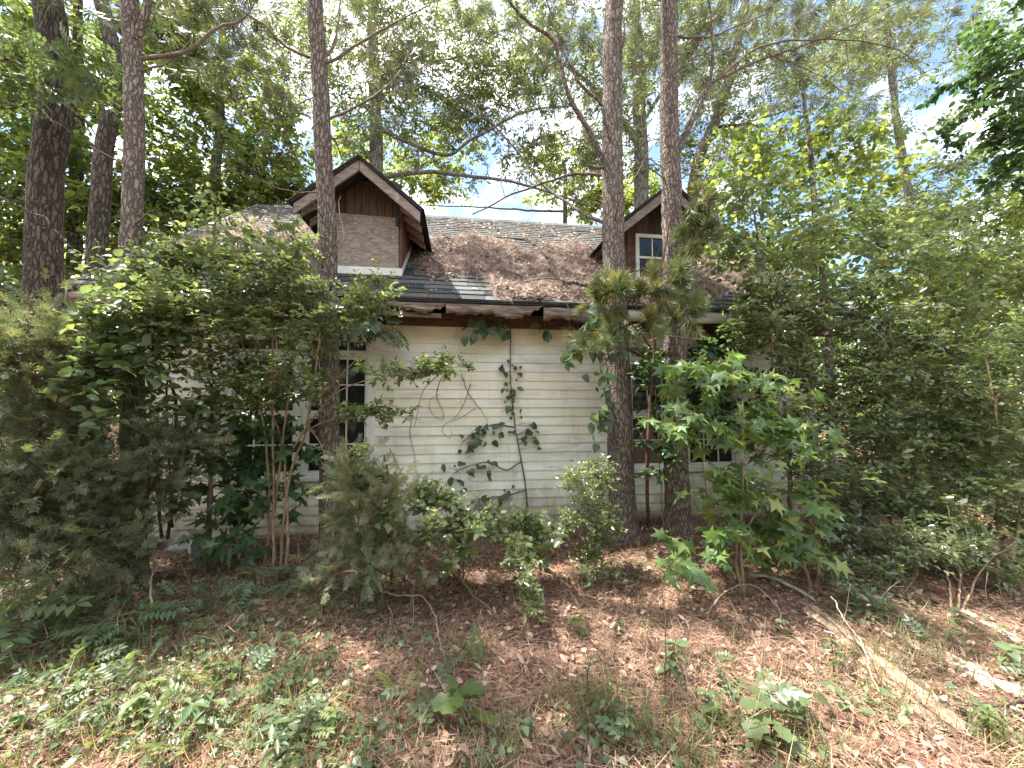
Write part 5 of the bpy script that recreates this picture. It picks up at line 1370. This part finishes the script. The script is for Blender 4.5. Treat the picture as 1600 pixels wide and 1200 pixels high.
# ------------------------------------------------------------------ pine straw and dead leaves on the roof
def roof_patch(label, inside, xr, yr, n_needles, n_leaves, seed, thick=0.05):
    rng = np.random.default_rng(seed)
    xs, ys = np.arange(xr[0], xr[1], 0.04), np.arange(yr[0], yr[1], 0.04)
    X, Yv = np.meshgrid(xs, ys, indexing='ij')
    m = inside(X, Yv)
    lump = 0.35 + 0.3 * np.sin(X * 7 + Yv * 3) * np.sin(Yv * 9 + 1) + rng.uniform(0, 0.7, X.shape)
    h = -0.03 + np.clip(m, 0, 1) * (0.035 + thick * np.clip(lump, 0, 1))
    Z = roof_z(Yv) + h
    nx, ny = X.shape
    q = (np.arange(nx - 1)[:, None] * ny + np.arange(ny - 1)[None, :])
    keep = (m[:-1, :-1] > 0.02) | (m[1:, 1:] > 0.02)
    F = np.stack([q, q + ny, q + ny + 1, q + 1], -1)[keep].reshape(-1, 4)
    F = np.concatenate([F[:, [0, 1, 2]], F[:, [0, 2, 3]]])
    parts_ = [(np.stack([X, Yv, Z], -1).reshape(-1, 3), F)]
    tints = [np.clip(rng.normal(0.30, 0.12, X.size), 0, 1)]
    for n, T, s, w in ((n_needles, (np.array([(-0.5, 0, 0), (0.5, 0, 0), (0.3, 1, 0)], float), np.array([(0, 1, 2)])), 0.14, 0.0052), (n_leaves, T_BROAD, 0.06, None)):
        x, y = rng.uniform(xr[0], xr[1], n * 3), rng.uniform(yr[0], yr[1], n * 3)
        ok = rng.uniform(0, 1, n * 3) < inside(x, y)
        x, y = x[ok][:n], y[ok][:n]
        k = len(x)
        mm = np.clip(inside(x, y), 0, 1)
        z = roof_z(y) + 0.006 + mm * rng.uniform(0.3, 1.5, k) * thick
        nrm = np.array([0, -SL, 1.0]) / math.hypot(SL, 1)
        d = rand_dirs(rng, k)
        d = unit(d - (d @ nrm)[:, None] * nrm * 0.65)
        nr = unit(nrm + rng.standard_normal((k, 3)) * (0.5 if w is None else 0.3))
        sz = s * rng.uniform(0.6, 1.25, k)
        V, F2, t = scatter(T, np.stack([x, y, z], -1), d, nr, sz, np.clip(rng.normal(0.55, 0.25, k), 0, 1), None if w is None else np.full(k, w))
        parts_.append((V, F2)); tints.append(t)
    V, F = join(parts_)
    tag(part('pine_straw', V, F, M['roof_litter'], None, False, np.concatenate(tints)), label, 'pine straw', None, 'stuff')


def soft(v, w):
    return np.clip(v / w + 0.5, 0, 1)


def wob_(x, s=1.0):
    return 0.05 * np.sin(x * 47 * s + 1) + 0.12 * np.sin(x * 5 * s + 1) + 0.06 * np.sin(x * 13 * s) + 0.04 * np.sin(x * 29 * s + 2)


def mid_patch(x, y):
    low = np.where(x < 0.38, 4.70, 4.16) + wob_(x) * 0.7
    low = low + np.clip((0.62 - x) / 0.3, 0, 1) * 0.0
    high = 6.05 - 0.10 * x + 2.2 * wob_(x + 3, 0.8)
    left = -0.42 + 0.10 * np.sin(y * 6) + 0.06 * np.sin(y * 17)
    cover = soft(y - low, 0.14) * soft(high - y, 0.75) * soft(x - left, 0.12)
    hole = 1 - 0.75 * soft(0.5 + np.sin(x * 3.1 + y * 4.0) * np.sin(y * 6.1 - x * 1.7) + 0.35 * np.sin(x * 17 + y * 9) - 0.95, 0.25)
    return cover * hole


def left_patch(x, y):
    return soft(y - (4.5 + wob_(x)), 0.16) * soft(6.2 + 2 * wob_(x + 1) - y, 0.6) * soft(-1.62 - x, 0.12) * soft(x + 3.5 + wob_(y), 0.2)


def right_patch(x, y):
    return soft(y - (4.62 + wob_(x) - 0.35 * np.clip(x - 3.5, 0, 1)), 0.16) * soft(6.0 + wob_(x + 1) - y, 0.3) * soft(x - 3.12, 0.12) * soft(4.95 - x + wob_(y), 0.2)


roof_patch('thick brown pine straw and dead leaves on the roof between the dormers', mid_patch, (-0.6, 2.2), (4.15, 6.7), 38000, 4200, 51, 0.07)
roof_patch('shaded reddish pine straw on the roof left of the boarded dormer', left_patch, (-3.7, -1.5), (4.2, 6.6), 16000, 1500, 52, 0.06)
roof_patch('sunlit pine straw on the roof right of the windowed dormer', right_patch, (3.0, 5.1), (4.2, 6.2), 12000, 1200, 53, 0.06)
# thin scatter over the bare shingles
rng = np.random.default_rng(54)
k = 6500
x, y = rng.uniform(RX0, RX1, k), EY + (7.45 - EY) * rng.uniform(0, 1, k) ** 0.7
nrm = np.array([0, -SL, 1.0]) / math.hypot(SL, 1)
d = rand_dirs(rng, k); d = unit(d - (d @ nrm)[:, None] * nrm)
V, F, t = scatter((np.array([(-0.5, 0, 0), (0.5, 0, 0), (0.3, 1, 0)], float), np.array([(0, 1, 2)])), np.stack([x, y, roof_z(y) + 0.016], -1), d, np.tile(nrm, (k, 1)), rng.uniform(0.06, 0.15, k), np.clip(rng.normal(0.6, 0.25, k), 0, 1), np.full(k, 0.004))
V2, F2, t2 = scatter(T_BROAD, np.stack([x[:1500], y[:1500], roof_z(y[:1500]) + 0.02], -1), d[:1500], np.tile(nrm, (1500, 1)) + rng.standard_normal((1500, 3)) * 0.3, rng.uniform(0.04, 0.08, 1500), np.clip(rng.normal(0.55, 0.25, 1500), 0, 1))
Vj, Fj = join([(V, F), (V2, F2)])
tag(part('fallen_needles', Vj, Fj, M['roof_litter'], None, False, np.concatenate([t, t2])), 'loose needles and leaves scattered over the bare shingles', 'pine straw', None, 'stuff')


def R3(x, y, h=0.05):
    return np.array([x, y, roof_z(y) + h])


def roof_at(px, py, h=0.05):
    """Where a sight line meets the front roof slope."""
    k = ray(px, py)
    t = (CAM_H - EZ - h + SL * EY) / (SL * k[1] - k[2])
    return EYE + k * t


p = Plant('fallen_branch', 'bare crooked branch lying on the roof straw between the dormers', 'branch', None, roof_at(945, 458, 0.05), 60, 'dark_bark')
p.stem([roof_at(*q, h) for q, h in (((948, 460), 0.10), ((905, 446), 0.17), ((878, 437), 0.18), ((868, 412), 0.20), ((850, 390), 0.19), ((822, 373), 0.16), ((775, 370), 0.12))], 0.026, 0.010, 50, 7, 'branch', 0.06, None, 0, 0.006)
p.stem([roof_at(*q, h) for q, h in (((824, 374), 0.16), ((832, 352), 0.22), ((845, 335), 0.3))], 0.009, 0.003, 20, 5, 'twig', 0.05, None, 0, 0.004)
p.stem([roof_at(*q, h) for q, h in (((876, 437), 0.17), ((840, 438), 0.15), ((800, 446), 0.12))], 0.008, 0.003, 20, 5, 'twig', 0.05, None, 0, 0.004)
p.stem([roof_at(*q, h) for q, h in (((824, 376), 0.15), ((795, 395), 0.14), ((770, 415), 0.13), ((742, 440), 0.10))], 0.006, 0.002, 20, 5, 'twig', 0.05, None, 0, 0.004)

# ------------------------------------------------------------------ logs, sticks and small things on the ground
def log(name, label, p_pts, r0, r1, mat, seed, sides=26, rough=0.05, ridges=5, cat='log', flat=0.75, n=70, wob=0.004, lift=0.4):
    ln = [G(*q[:2], q[2] if len(q) > 2 else r0 * lift) for q in p_pts]
    b = ln[0]
    rng = np.random.default_rng(seed)
    line = smooth_line(ln, n)
    line = line + (rng.standard_normal((n, 3)).cumsum(0) * wob)
    rad = np.linspace(r0, r1, n) * (1 + 0.10 * np.sin(np.linspace(0, 9, n) + seed)) 
    rad[0] *= 0.45; rad[1] *= 0.8; rad[-1] *= 0.35; rad[-2] *= 0.75
    T = unit(np.gradient(line, axis=0))
    A = unit(np.cross(T, UP)); Bv = np.cross(A, T)
    ang = np.arange(sides) / sides * 2 * np.pi
    prof = 1 + 0.26 * np.sin(ang * ridges + 1)[None, :] + 0.12 * np.sin(ang * (2 * ridges + 1) + np.linspace(0, 1.5, n)[:, None] * 2) + rough * rng.standard_normal((1, sides)) + 0.02 * rng.standard_normal((n, sides))
    rr = rad[:, None] * prof
    V = line[:, None, :] + rr[..., None] * (np.cos(ang)[None, :, None] * A[:, None, :] + flat * np.sin(ang)[None, :, None] * Bv[:, None, :])
    V = V.reshape(-1, 3)
    i = np.arange(n - 1)[:, None] * sides; j = np.arange(sides)[None, :]; k2 = (j + 1) % sides
    F = [tuple(f) for f in np.stack([i + j, i + k2, i + sides + k2, i + sides + j], -1).reshape(-1, 4).tolist()]
    F += [tuple(range(sides))[::-1], tuple(range((n - 1) * sides, n * sides))]
    o = part(name, V - b, F, M[mat], None, False)
    o.location = [float(c) for c in b]
    return tag(o, label, cat)


log('rotten_log', 'long split rotten log slanting towards the lower right corner', [(1262, 958), (1330, 1010), (1400, 1070), (1500, 1150)], 0.042, 0.060, 'log', 71, wob=0.003, lift=0.9)
log('broken_timber', 'pale broken timber strip under the star leaved sapling', [(1172, 905, 0.04), (1215, 915, 0.05), (1275, 942, 0.03)], 0.022, 0.015, 'pale_log', 72, 14, 0.05, 3, 'timber', 0.5, 40, 0.002)
log('bleached_log', 'sun bleached log half hidden by leaves near the right edge', [(1420, 1005), (1490, 1035), (1545, 1070), (1640, 1110)], 0.035, 0.040, 'pale_log', 73, 20, 0.05, 3, 'log', 0.8, 50)
log('dark_log', 'short dark bark covered log at the right edge below the bleached one', [(1512, 1116), (1560, 1112), (1640, 1112)], 0.022, 0.030, 'dark_bark', 74, 18, 0.08, 4, 'log', 0.9, 40)
log('thin_log', 'thin weathered pole lying up the right edge', [(1500, 955), (1560, 985), (1640, 1030)], 0.018, 0.022, 'pale_log', 75, 12, 0.05, 3, 'log', 0.8, 40)


def stick(label, lst, r0, r1, mat, seed, name='stick', n=36, wob=0.004, twigs=()):
    """Pixel, height over the ground under that pixel's own foot point."""
    ln = [G(*q[:2], q[2]) for q in lst]
    p = Plant(name, label, 'stick', None, ln[0], seed, mat)
    p.stem(ln, r0, r1, n, 7, 'branch', 0.08, None, 0, wob)
    for t in twigs:
        p.stem([G(*q[:2], q[2]) for q in t], r1 * 0.8, r1 * 0.3, 16, 5, 'twig', 0.05, None, 0, wob)


stick('propped stick slanting down over the litter in the middle', [(655, 870, 0.10), (712, 915, 0.08), (760, 955, 0.05), (800, 985, 0.01)], 0.014, 0.006, 'tan_stem', 81, twigs=[[(712, 915, 0.08), (690, 940, 0.02)]])
stick('arched grey twig below the small cedar', [(575, 925, 0.02), (625, 950, 0.10), (660, 955, 0.10), (680, 985, 0.05), (692, 1020, 0.0)], 0.007, 0.004, 'pale_twig', 82)
stick('thin forked stick sweeping along the lower left litter', [(545, 1070, 0.02), (600, 1090, 0.03), (650, 1098, 0.02), (700, 1115, 0.02)], 0.006, 0.003, 'tan_stem', 83, twigs=[[(600, 1090, 0.03), (570, 1085, 0.05), (548, 1065, 0.06)]])
stick('grey stick beside the big leaved seedling', [(775, 1135, 0.01), (810, 1112, 0.03), (845, 1095, 0.02)], 0.008, 0.005, 'twig', 84)
stick('pale upright broken stub in the lower middle', [(540, 1075, 0.0), (543, 1075, 0.06), (546, 1076, 0.13)], 0.010, 0.007, 'pale_twig', 85, n=12)
stick('bent dry stem arching under the star leaved sapling', [(1105, 965, 0.02), (1130, 945, 0.10), (1175, 945, 0.14), (1215, 965, 0.08), (1222, 985, 0.0)], 0.005, 0.003, 'pale_twig', 86)
stick('long straight dry stem leaning over the rotten log', [(1300, 985, 0.22), (1340, 1050, 0.16), (1380, 1110, 0.05)], 0.004, 0.003, 'pale_twig', 87)
stick('pale forked dead stem standing in the left shade', [(240, 975, 0.0), (238, 945, 0.22), (242, 930, 0.42)], 0.008, 0.004, 'pale_twig', 88, twigs=[[(238, 945, 0.22), (262, 930, 0.40), (275, 925, 0.5)], [(239, 955, 0.12), (222, 940, 0.3)]])
stick('upright bare stem right of the lower centre', [(1040, 1090, 0.0), (1040, 1090, 0.25), (1036, 1088, 0.55)], 0.004, 0.002, 'twig', 89, n=14)
stick('dry twig lying on the litter at the lower right', [(1085, 1025, 0.02), (1130, 1060, 0.03), (1165, 1100, 0.02)], 0.005, 0.003, 'tan_stem', 90)
stick('bare bleached twig hooked against the left pine', [(478, 872, 1.05), (505, 872, 0.78), (512, 874, 0.60)], 0.009, 0.004, 'pale_twig', 91, name='dead_twig', twigs=[[(478, 872, 1.05), (520, 872, 0.92), (530, 872, 0.80)]])

for q, lab, rot in (((282, 862), 'grey stone slab leaning flat at the left wall foot', 0.3), ((304, 866), 'upright grey stone slab beside the flat one', 1.1)):
    g = G(*q, 0)
    rng = np.random.default_rng(int(q[0]))
    a = np.linspace(0, 2 * np.pi, 9)[:-1]
    rr = 0.12 * rng.uniform(0.75, 1.1, 8)
    up_ = rot > 1
    V = [(rr[i] * math.cos(a[i]) * (0.55 if up_ else 1), -0.025, rr[i] * math.sin(a[i]) * 1.1) for i in range(8)] + [(rr[i] * math.cos(a[i]) * (0.52 if up_ else 0.95), 0.025, rr[i] * math.sin(a[i])) for i in range(8)]
    F = [tuple(range(8)), tuple(range(15, 7, -1))] + [(i, i + 8, (i + 1) % 8 + 8, (i + 1) % 8) for i in range(8)]
    o = part('stone_slab', V, F, M['stone'], None)
    o.location = [float(g[0]), float(g[1]), float(g[2] + 0.09)]
    o.rotation_euler = (-0.9 if not up_ else -0.35, 0.1 if not up_ else 0.3, rot)
    tag(o, lab, 'stone')

c = P(427, 583, 3.55)
V, F = [], []
for i in range(7):
    t = i / 6
    V += [(c[0] - 0.018 + 0.006 * math.sin(t * 5), c[1] + 0.012 * math.sin(t * 7), c[2] + 0.03 - 0.085 * t), (c[0] + 0.022 + 0.006 * math.cos(t * 6), c[1] - 0.012 * math.cos(t * 5), c[2] + 0.035 - 0.08 * t)]
for i in range(6):
    F.append((i * 2, i * 2 + 1, i * 2 + 3, i * 2 + 2))
o = part('flagging_tape', [tuple(np.array(v) - c) for v in V], F, M['tape'], None)
o.location = [float(q) for q in c]
sol = o.modifiers.new('thickness', 'SOLIDIFY'); sol.thickness = 0.002
tag(o, 'scrap of red flagging tape tied to the privet stem', 'tape')

# ------------------------------------------------------------------ seedlings on the forest floor
LEAFM = {}


def n_pairs(T):
    return T is T_COMPOUND or T is T_COMPOUND7



def seedling(name, label, px, py, h, n, T, size, mat, seed, droop=0.35, spread=0.6, stems=1, group=None, tints=(0.3, 0.5, 0.75)):
    g = G(px, py)
    p = Plant(name, label, 'plant', group, g - np.array([0, 0, 0.01]), seed, 'red_stem')
    rng = p.rng
    key = (id(T), mat)
    if key not in LEAFM:
        LEAFM[key] = [make_mesh('leaf', T[0], T[1], M[mat], True, np.full(len(T[0]), t)) for t in tints]
    for s in range(stems):
        lean = rng.normal(0, 0.16, 2)
        top = g + np.array([lean[0] * h * 2, lean[1] * h * 2, h * rng.uniform(0.75, 1.0)])
        line = p.stem([g - (0, 0, 0.01), (g + top) / 2 + (lean[1] * h * 0.3, 0, 0), top], 0.0035, 0.0018, 14, 5, 'stem', 0.05)
        for i in range(n):
            t = 1.0 if i < max(2, n // 3) else rng.uniform(0.35, 1.0)
            q = line[int(t * 13)]
            a = i * 2.4 + rng.uniform(-0.4, 0.4)
            ax = np.array([math.cos(a), math.sin(a), 0.35 - droop * rng.uniform(0.4, 1.6)])
            nr = unit(UP + rng.standard_normal(3) * 0.25)
            p.leaf_at(LEAFM[key][int(rng.integers(0, 3))], q, ax, nr, size * (1.0 if T is T_LOBED or n_pairs(T) else 0.8) * float(rng.uniform(0.6, 1.2)))
    return p


S = seedling
S('oak_seedling', 'oak seedling with large wavy leaves at the bottom centre', 738, 1140, 0.20, 10, T_LOBED, 0.15, 'bright', 501, 0.15)
S('oak_seedling', 'broad leaved dark oak seedling at the bottom right', 1205, 1155, 0.14, 8, T_LOBED, 0.15, 'deep', 502, 0.5)
S('oak_seedling', 'oak seedling just behind the dark broad leaved one', 1245, 1110, 0.13, 5, T_LOBED, 0.13, 'deep', 503, 0.5)
S('leafy_seedling', 'upright bright green seedling right of the centre on bare litter', 905, 995, 0.17, 8, T_BROAD, 0.085, 'bright', 504)
S('leafy_seedling', 'small dark seedling beside the upright bright green one', 955, 990, 0.12, 7, T_BROAD, 0.075, 'herb', 505)
S('leafy_seedling', 'drooping two stemmed seedling right of the lower middle', 1045, 1060, 0.22, 8, T_BROAD, 0.10, 'herb', 506, 0.7, stems=2)
S('sweetgum_seedling', 'star leaved seedling at the left of the sapling foot', 1065, 930, 0.2, 9, T_STAR, 0.09, 'gum', 507)
S('leafy_seedling', 'tiny five leaved seedling near the head of the rotten log', 1212, 985, 0.07, 5, T_BROAD, 0.06, 'herb', 508)
S('leafy_seedling', 'tiny dark seedling between the rotten log and the bent stem', 1238, 1005, 0.06, 5, T_HEART, 0.06, 'vine', 509)
S('leafy_seedling', 'pale seedling by the bleached log in a sun patch', 1560, 1040, 0.16, 9, T_BROAD, 0.085, 'herb', 510)
S('leafy_seedling', 'grey green broad seedling on the right below the thicket', 1570, 930, 0.24, 10, T_BROAD, 0.10, 'herb', 511, stems=2)
S('leafy_seedling', 'white shining seedling on the right beside the thin pole', 1490, 975, 0.12, 9, T_BROAD, 0.085, 'herb', 512)
S('walnut_seedling', 'compound leaved seedling lowest at the left edge', 28, 1010, 0.26, 7, T_COMPOUND, 0.32, 'herb', 513)
S('walnut_seedling', 'blue green compound leaved seedling at the left edge', 40, 955, 0.30, 8, T_COMPOUND, 0.36, 'herb', 514)
S('walnut_seedling', 'compound leaved seedling under the left cedar', 110, 970, 0.26, 8, T_COMPOUND, 0.34, 'herb', 515)
S('walnut_seedling', 'lacy compound seedling in the left shade', 170, 1010, 0.22, 8, T_COMPOUND7, 0.32, 'herb', 516)
S('walnut_seedling', 'compound seedling at the foot of the dark sapling', 395, 930, 0.22, 8, T_COMPOUND7, 0.30, 'herb', 517)
S('walnut_seedling', 'small compound seedling left of the small cedar', 460, 925, 0.16, 7, T_COMPOUND7, 0.24, 'herb', 518)
S('leafy_seedling', 'upright seedling with lit leaves above the left grass', 385, 985, 0.2, 9, T_BROAD, 0.075, 'herb', 519)
S('leafy_seedling', 'broad leaved weed among the lower left grass', 215, 1120, 0.14, 9, T_BROAD, 0.10, 'herb', 520)
S('leafy_seedling', 'leafy weed left of the lower left grass', 120, 1095, 0.14, 8, T_BROAD, 0.085, 'herb', 521)
S('leafy_seedling', 'weed with long leaves at the bottom left', 300, 1150, 0.16, 11, T_NARROW, 0.13, 'herb', 522, stems=2)
S('leafy_seedling', 'rounded weed at the bottom left corner', 40, 1130, 0.10, 7, T_HEART, 0.075, 'herb', 523)
S('leafy_seedling', 'slim weed left of the pale broken stub', 505, 1060, 0.2, 11, T_BROAD, 0.06, 'herb', 524)
S('leafy_seedling', 'weed cluster at the bottom edge left of centre', 450, 1180, 0.16, 12, T_NARROW, 0.10, 'herb', 525, stems=2)
S('leafy_seedling', 'weed beside the bottom centre oak seedling', 830, 1160, 0.10, 9, T_BROAD, 0.07, 'herb', 526)
S('leafy_seedling', 'thin spire of small leaves right of the bottom centre', 920, 1085, 0.28, 16, T_SMALL, 0.04, 'herb', 527)
S('leafy_seedling', 'leggy weed at the bottom edge right of centre', 975, 1170, 0.16, 10, T_BROAD, 0.06, 'herb', 528)
S('leafy_seedling', 'weed with small leaves left of the rotten log', 1300, 1065, 0.20, 14, T_NARROW, 0.07, 'deep', 529, stems=2)
S('leafy_seedling', 'yellow green weed at the foot of the rotten log', 1550, 1165, 0.14, 12, T_SMALL, 0.06, 'bright', 530, stems=2)
S('leafy_seedling', 'slender dull weed right of the dark oak seedling', 1350, 1140, 0.20, 10, T_BROAD, 0.06, 'herb', 531)
S('leafy_seedling', 'small weed left of the dark oak seedling', 1105, 1130, 0.16, 9, T_BROAD, 0.07, 'herb', 532)
S('leafy_seedling', 'leafy sprig in the shade at the left pine foot', 480, 895, 0.18, 10, T_BROAD, 0.075, 'herb', 533)
S('leafy_seedling', 'light green sprig between the propped stick and the cedar', 668, 960, 0.16, 10, T_BROAD, 0.06, 'bright', 534)
S('leafy_seedling', 'pale yellow sprig at the twin pine foot', 1040, 860, 0.2, 7, T_BROAD, 0.08, 'bright', 535)
S('leafy_seedling', 'low shaded sprig right of the upright privet', 985, 905, 0.12, 8, T_BROAD, 0.065, 'herb', 536)

# ------------------------------------------------------------------ grass, ground cover, litter
rng = np.random.default_rng(61)
GRASS = [(260, 1150, 0.45, 520), (420, 1140, 0.30, 320), (500, 1180, 0.22, 260), (620, 1180, 0.20, 160), (900, 1110, 0.16, 240), (960, 1130, 0.18, 260), (1050, 1180, 0.22, 200), (1130, 1160, 0.2, 220), (1370, 1085, 0.25, 170), (1430, 1030, 0.2, 200), (1580, 1180, 0.2, 240), (310, 1060, 0.35, 420), (130, 1060, 0.4, 320), (740, 1030, 0.14, 160), (500, 960, 0.35, 200), (350, 940, 0.4, 300), (1200, 1060, 0.4, 200), (1490, 1000, 0.4, 260), (780, 1190, 0.15, 160), (1280, 1190, 0.2, 160), (1350, 1040, 0.2, 180), (60, 1170, 0.3, 260), (650, 1060, 0.5, 200), (1000, 1020, 0.5, 160)]
P0, AX, SZ = [], [], []
for px, py, rad, n in GRASS:
    g = G(px, min(py, 1195))
    n = int(n * (0.7 if px < 700 else 0.8))
    o = rng.normal(0, rad * 0.55, (n, 2))
    x, y = g[0] + o[:, 0], g[1] + o[:, 1]
    P0.append(np.stack([x, y, gh(x, y) - 0.005], -1))
    AX.append(unit(np.stack([rng.normal(0, 0.55, n), rng.normal(0, 0.55, n), rng.uniform(0.5, 1.1, n)], -1)))
    SZ.append(rng.uniform(0.06, 0.24, n))
P0, AX, SZ = np.concatenate(P0), np.concatenate(AX), np.concatenate(SZ)
BL = (np.array([(-0.5, 0, 0), (0.5, 0, 0), (-0.42, 0.4, 0.03), (0.42, 0.4, 0.03), (-0.25, 0.75, -0.03), (0.25, 0.75, -0.03), (0, 1, -0.22)], float), np.array([(0, 1, 3), (0, 3, 2), (2, 3, 5), (2, 5, 4), (4, 5, 6)]))
nr = unit(np.stack([-AX[:, 0], -AX[:, 1], 0.4 * np.ones(len(AX))], -1) * -1 + rng.standard_normal((len(AX), 3)) * 0.3)
BLV = BL[0].copy(); BLV[:, 2] *= 30
V, F, t = scatter((BLV, BL[1]), P0, AX, nr, SZ, np.clip(rng.normal(0.45, 0.28, len(P0)), 0, 1), np.full(len(P0), 0.0042))
tag(part('grass', V, F, M['grass'], None, False, t), 'thin long grass in loose patches over the litter', 'grass', None, 'stuff')

# low creeping leaves
COVER = [(120, 1060, 0.5, 500), (250, 1100, 0.45, 620), (330, 1040, 0.5, 420), (60, 1000, 0.5, 420), (420, 1000, 0.4, 260), (180, 960, 0.6, 520), (480, 1090, 0.25, 300), (640, 1010, 0.30, 240), (560, 950, 0.35, 220), (900, 1160, 0.25, 220), (1000, 1150, 0.25, 220), (1130, 1090, 0.3, 200), (1400, 940, 0.5, 360), (1500, 1010, 0.4, 300), (1330, 960, 0.3, 160), (1570, 1140, 0.25, 240), (300, 900, 0.5, 300), (760, 1180, 0.2, 160), (1200, 1180, 0.25, 160), (1370, 1110, 0.25, 200), (640, 900, 0.4, 160), (100, 880, 0.5, 360), (430, 1180, 0.25, 300), (40, 1120, 0.35, 300), (560, 1180, 0.2, 200)]
PP = []
for px, py, rad, n in COVER:
    g = G(px, py)
    n = int(n * (0.75 if px < 600 else 0.45))
    o = rng.normal(0, rad * 0.5, (n, 2))
    x, y = g[0] + o[:, 0], g[1] + o[:, 1]
    PP.append(np.stack([x, y, gh(x, y) + np.abs(rng.normal(0.03, 0.035, n))], -1))
PP = np.concatenate(PP)
n = len(PP)
d = rand_dirs(rng, n); d[:, 2] *= 0.4
V, F, t = scatter(T_BROAD, PP, d, unit(UP + rng.standard_normal((n, 3)) * 0.4), rng.uniform(0.016, 0.052, n), np.clip(rng.normal(0.5, 0.28, n), 0, 1))
tag(part('ground_cover', V, F, M['herb'], None, False, t), 'low creeping weeds scattered through the leaf litter', 'ground cover', None, 'stuff')


# small pinnate weeds, more than one could count
PW = []
for px, py, rad, n in [(90, 950, 0.5, 70), (200, 1010, 0.5, 60), (330, 960, 0.5, 50), (420, 1090, 0.35, 50), (150, 1110, 0.3, 50), (300, 1150, 0.3, 50), (60, 1040, 0.4, 40), (520, 960, 0.3, 24), (640, 1120, 0.3, 16), (480, 1180, 0.2, 24), (1120, 1120, 0.3, 18), (1420, 1000, 0.4, 24), (980, 1180, 0.2, 14)]:
    g = G(px, py)
    o = rng.normal(0, rad * 0.5, (n, 2))
    x, y = g[0] + o[:, 0], g[1] + o[:, 1]
    PW.append(np.stack([x, y, gh(x, y) + rng.uniform(0.0, 0.10, n)], -1))
PW = np.concatenate(PW)
PW = PW[rng.uniform(0, 1, len(PW)) < 0.6]
n = len(PW)
d = rand_dirs(rng, n); d[:, 2] = np.abs(d[:, 2]) * 0.5 + 0.1
V1, F1, t1 = scatter(T_COMPOUND, PW, d, unit(UP + rng.standard_normal((n, 3)) * 0.3), rng.uniform(0.06, 0.19, n), np.clip(rng.normal(0.45, 0.28, n), 0, 1))
tag(part('weeds', V1, F1, M['herb'], None, False, t1), 'small feather leaved weeds spread over the shady litter', 'weeds', None, 'stuff')


def floor_points(n, r):
    """Even over the ground the picture shows, thinning outwards."""
    D = np.sqrt(r.uniform(0.9 ** 2, 7.5 ** 2, n))
    u = r.uniform(-1.6, 1.6, n)
    x = D * (math.sin(YAW) + u * math.cos(YAW)); y = D * (math.cos(YAW) - u * math.sin(YAW))
    ok = ~((y > WY - 0.02) & (x > WX0) & (x < WX1))
    return x[ok], y[ok]


x, y = floor_points(60000, rng)
n = len(x)
d = rand_dirs(rng, n); d[:, 2] *= 0.35
curl = rng.uniform(0, 1, n)
V, F, t = scatter(T_BROAD, np.stack([x, y, gh(x, y) + rng.uniform(0.002, 0.035, n)], -1), d, unit(UP + rng.standard_normal((n, 3)) * 0.6), rng.uniform(0.025, 0.068, n), np.clip(rng.normal(0.5, 0.3, n), 0, 1), rng.uniform(0.012, 0.045, n))
tag(part('leaf_litter', V, F, M['litter'], None, False, t), 'dry brown fallen leaves covering the ground', 'leaf litter', None, 'stuff')
x, y = floor_points(210000, rng)
n = len(x)
d = rand_dirs(rng, n); d[:, 2] *= 0.22
V, F, t = scatter((np.array([(-0.5, 0, 0), (0.5, 0, 0), (0.3, 1, 0)], float), np.array([(0, 1, 2)])), np.stack([x, y, gh(x, y) + rng.uniform(0.006, 0.05, n)], -1), d, unit(UP + rng.standard_normal((n, 3)) * 0.3), rng.uniform(0.07, 0.17, n), np.clip(rng.normal(0.5, 0.27, n), 0, 1), np.full(n, 0.003))
tag(part('pine_needles', V, F, M['dead_needle'], None, False, t), 'fallen pine needles strewn over the forest floor', 'pine needles', None, 'stuff')
# dry twigs
x, y = floor_points(1500, rng)
n = len(x)
d = rand_dirs(rng, n); d[:, 2] *= 0.12
L = rng.uniform(0.06, 0.4, n)
V, F, t = scatter((CONE_V, CONE_F), np.stack([x, y, gh(x, y) + 0.018], -1), d, rand_dirs(rng, n), L, rng.uniform(0, 1, n), np.full(n, 0.0035))
tag(part('fallen_twigs', V, F, M['pale_twig'], None, False, t), 'small dry twigs scattered over the litter', 'twigs', None, 'stuff')
# dry weed stems, mostly along the wall foot
k = 420
x = np.concatenate([rng.uniform(-0.9, 3.8, 200), rng.uniform(-3.2, 4.0, 220)])
y = np.concatenate([4.55 - np.abs(rng.normal(0, 0.35, 200)), rng.uniform(1.5, 4.4, 220)])
L = np.concatenate([rng.uniform(0.12, 0.7, 200), rng.uniform(0.08, 0.4, 220)])
d = unit(np.stack([rng.normal(0, 0.3, k), rng.normal(-0.1, 0.25, k), np.ones(k)], -1))
Vs, Fs = [], []
for i in range(k):
    p0 = np.array([x[i], y[i], gh(x[i], y[i])])
    b_ = rng.standard_normal(3) * 0.07 * L[i]
    Vs.append(tube(np.array([p0, p0 + d[i] * L[i] * 0.35 + b_, p0 + d[i] * L[i] * 0.7 + b_ * 0.4, p0 + d[i] * L[i] - b_]), [0.0026, 0.0022, 0.0016, 0.0008], 3))
    for q in range(2):
        a_ = p0 + d[i] * L[i] * rng.uniform(0.4, 0.8)
        e_ = unit(d[i] + rng.standard_normal(3) * 0.7)
        Vs.append(tube(np.array([a_, a_ + e_ * L[i] * 0.15, a_ + e_ * L[i] * 0.3]), [0.0014, 0.0012, 0.0007], 3))
V, F = join(Vs)
tag(part('dry_stems', V, F, M['pale_twig'], None, False), 'bare dry weed stems standing along the wall foot', 'dry stems', None, 'stuff')
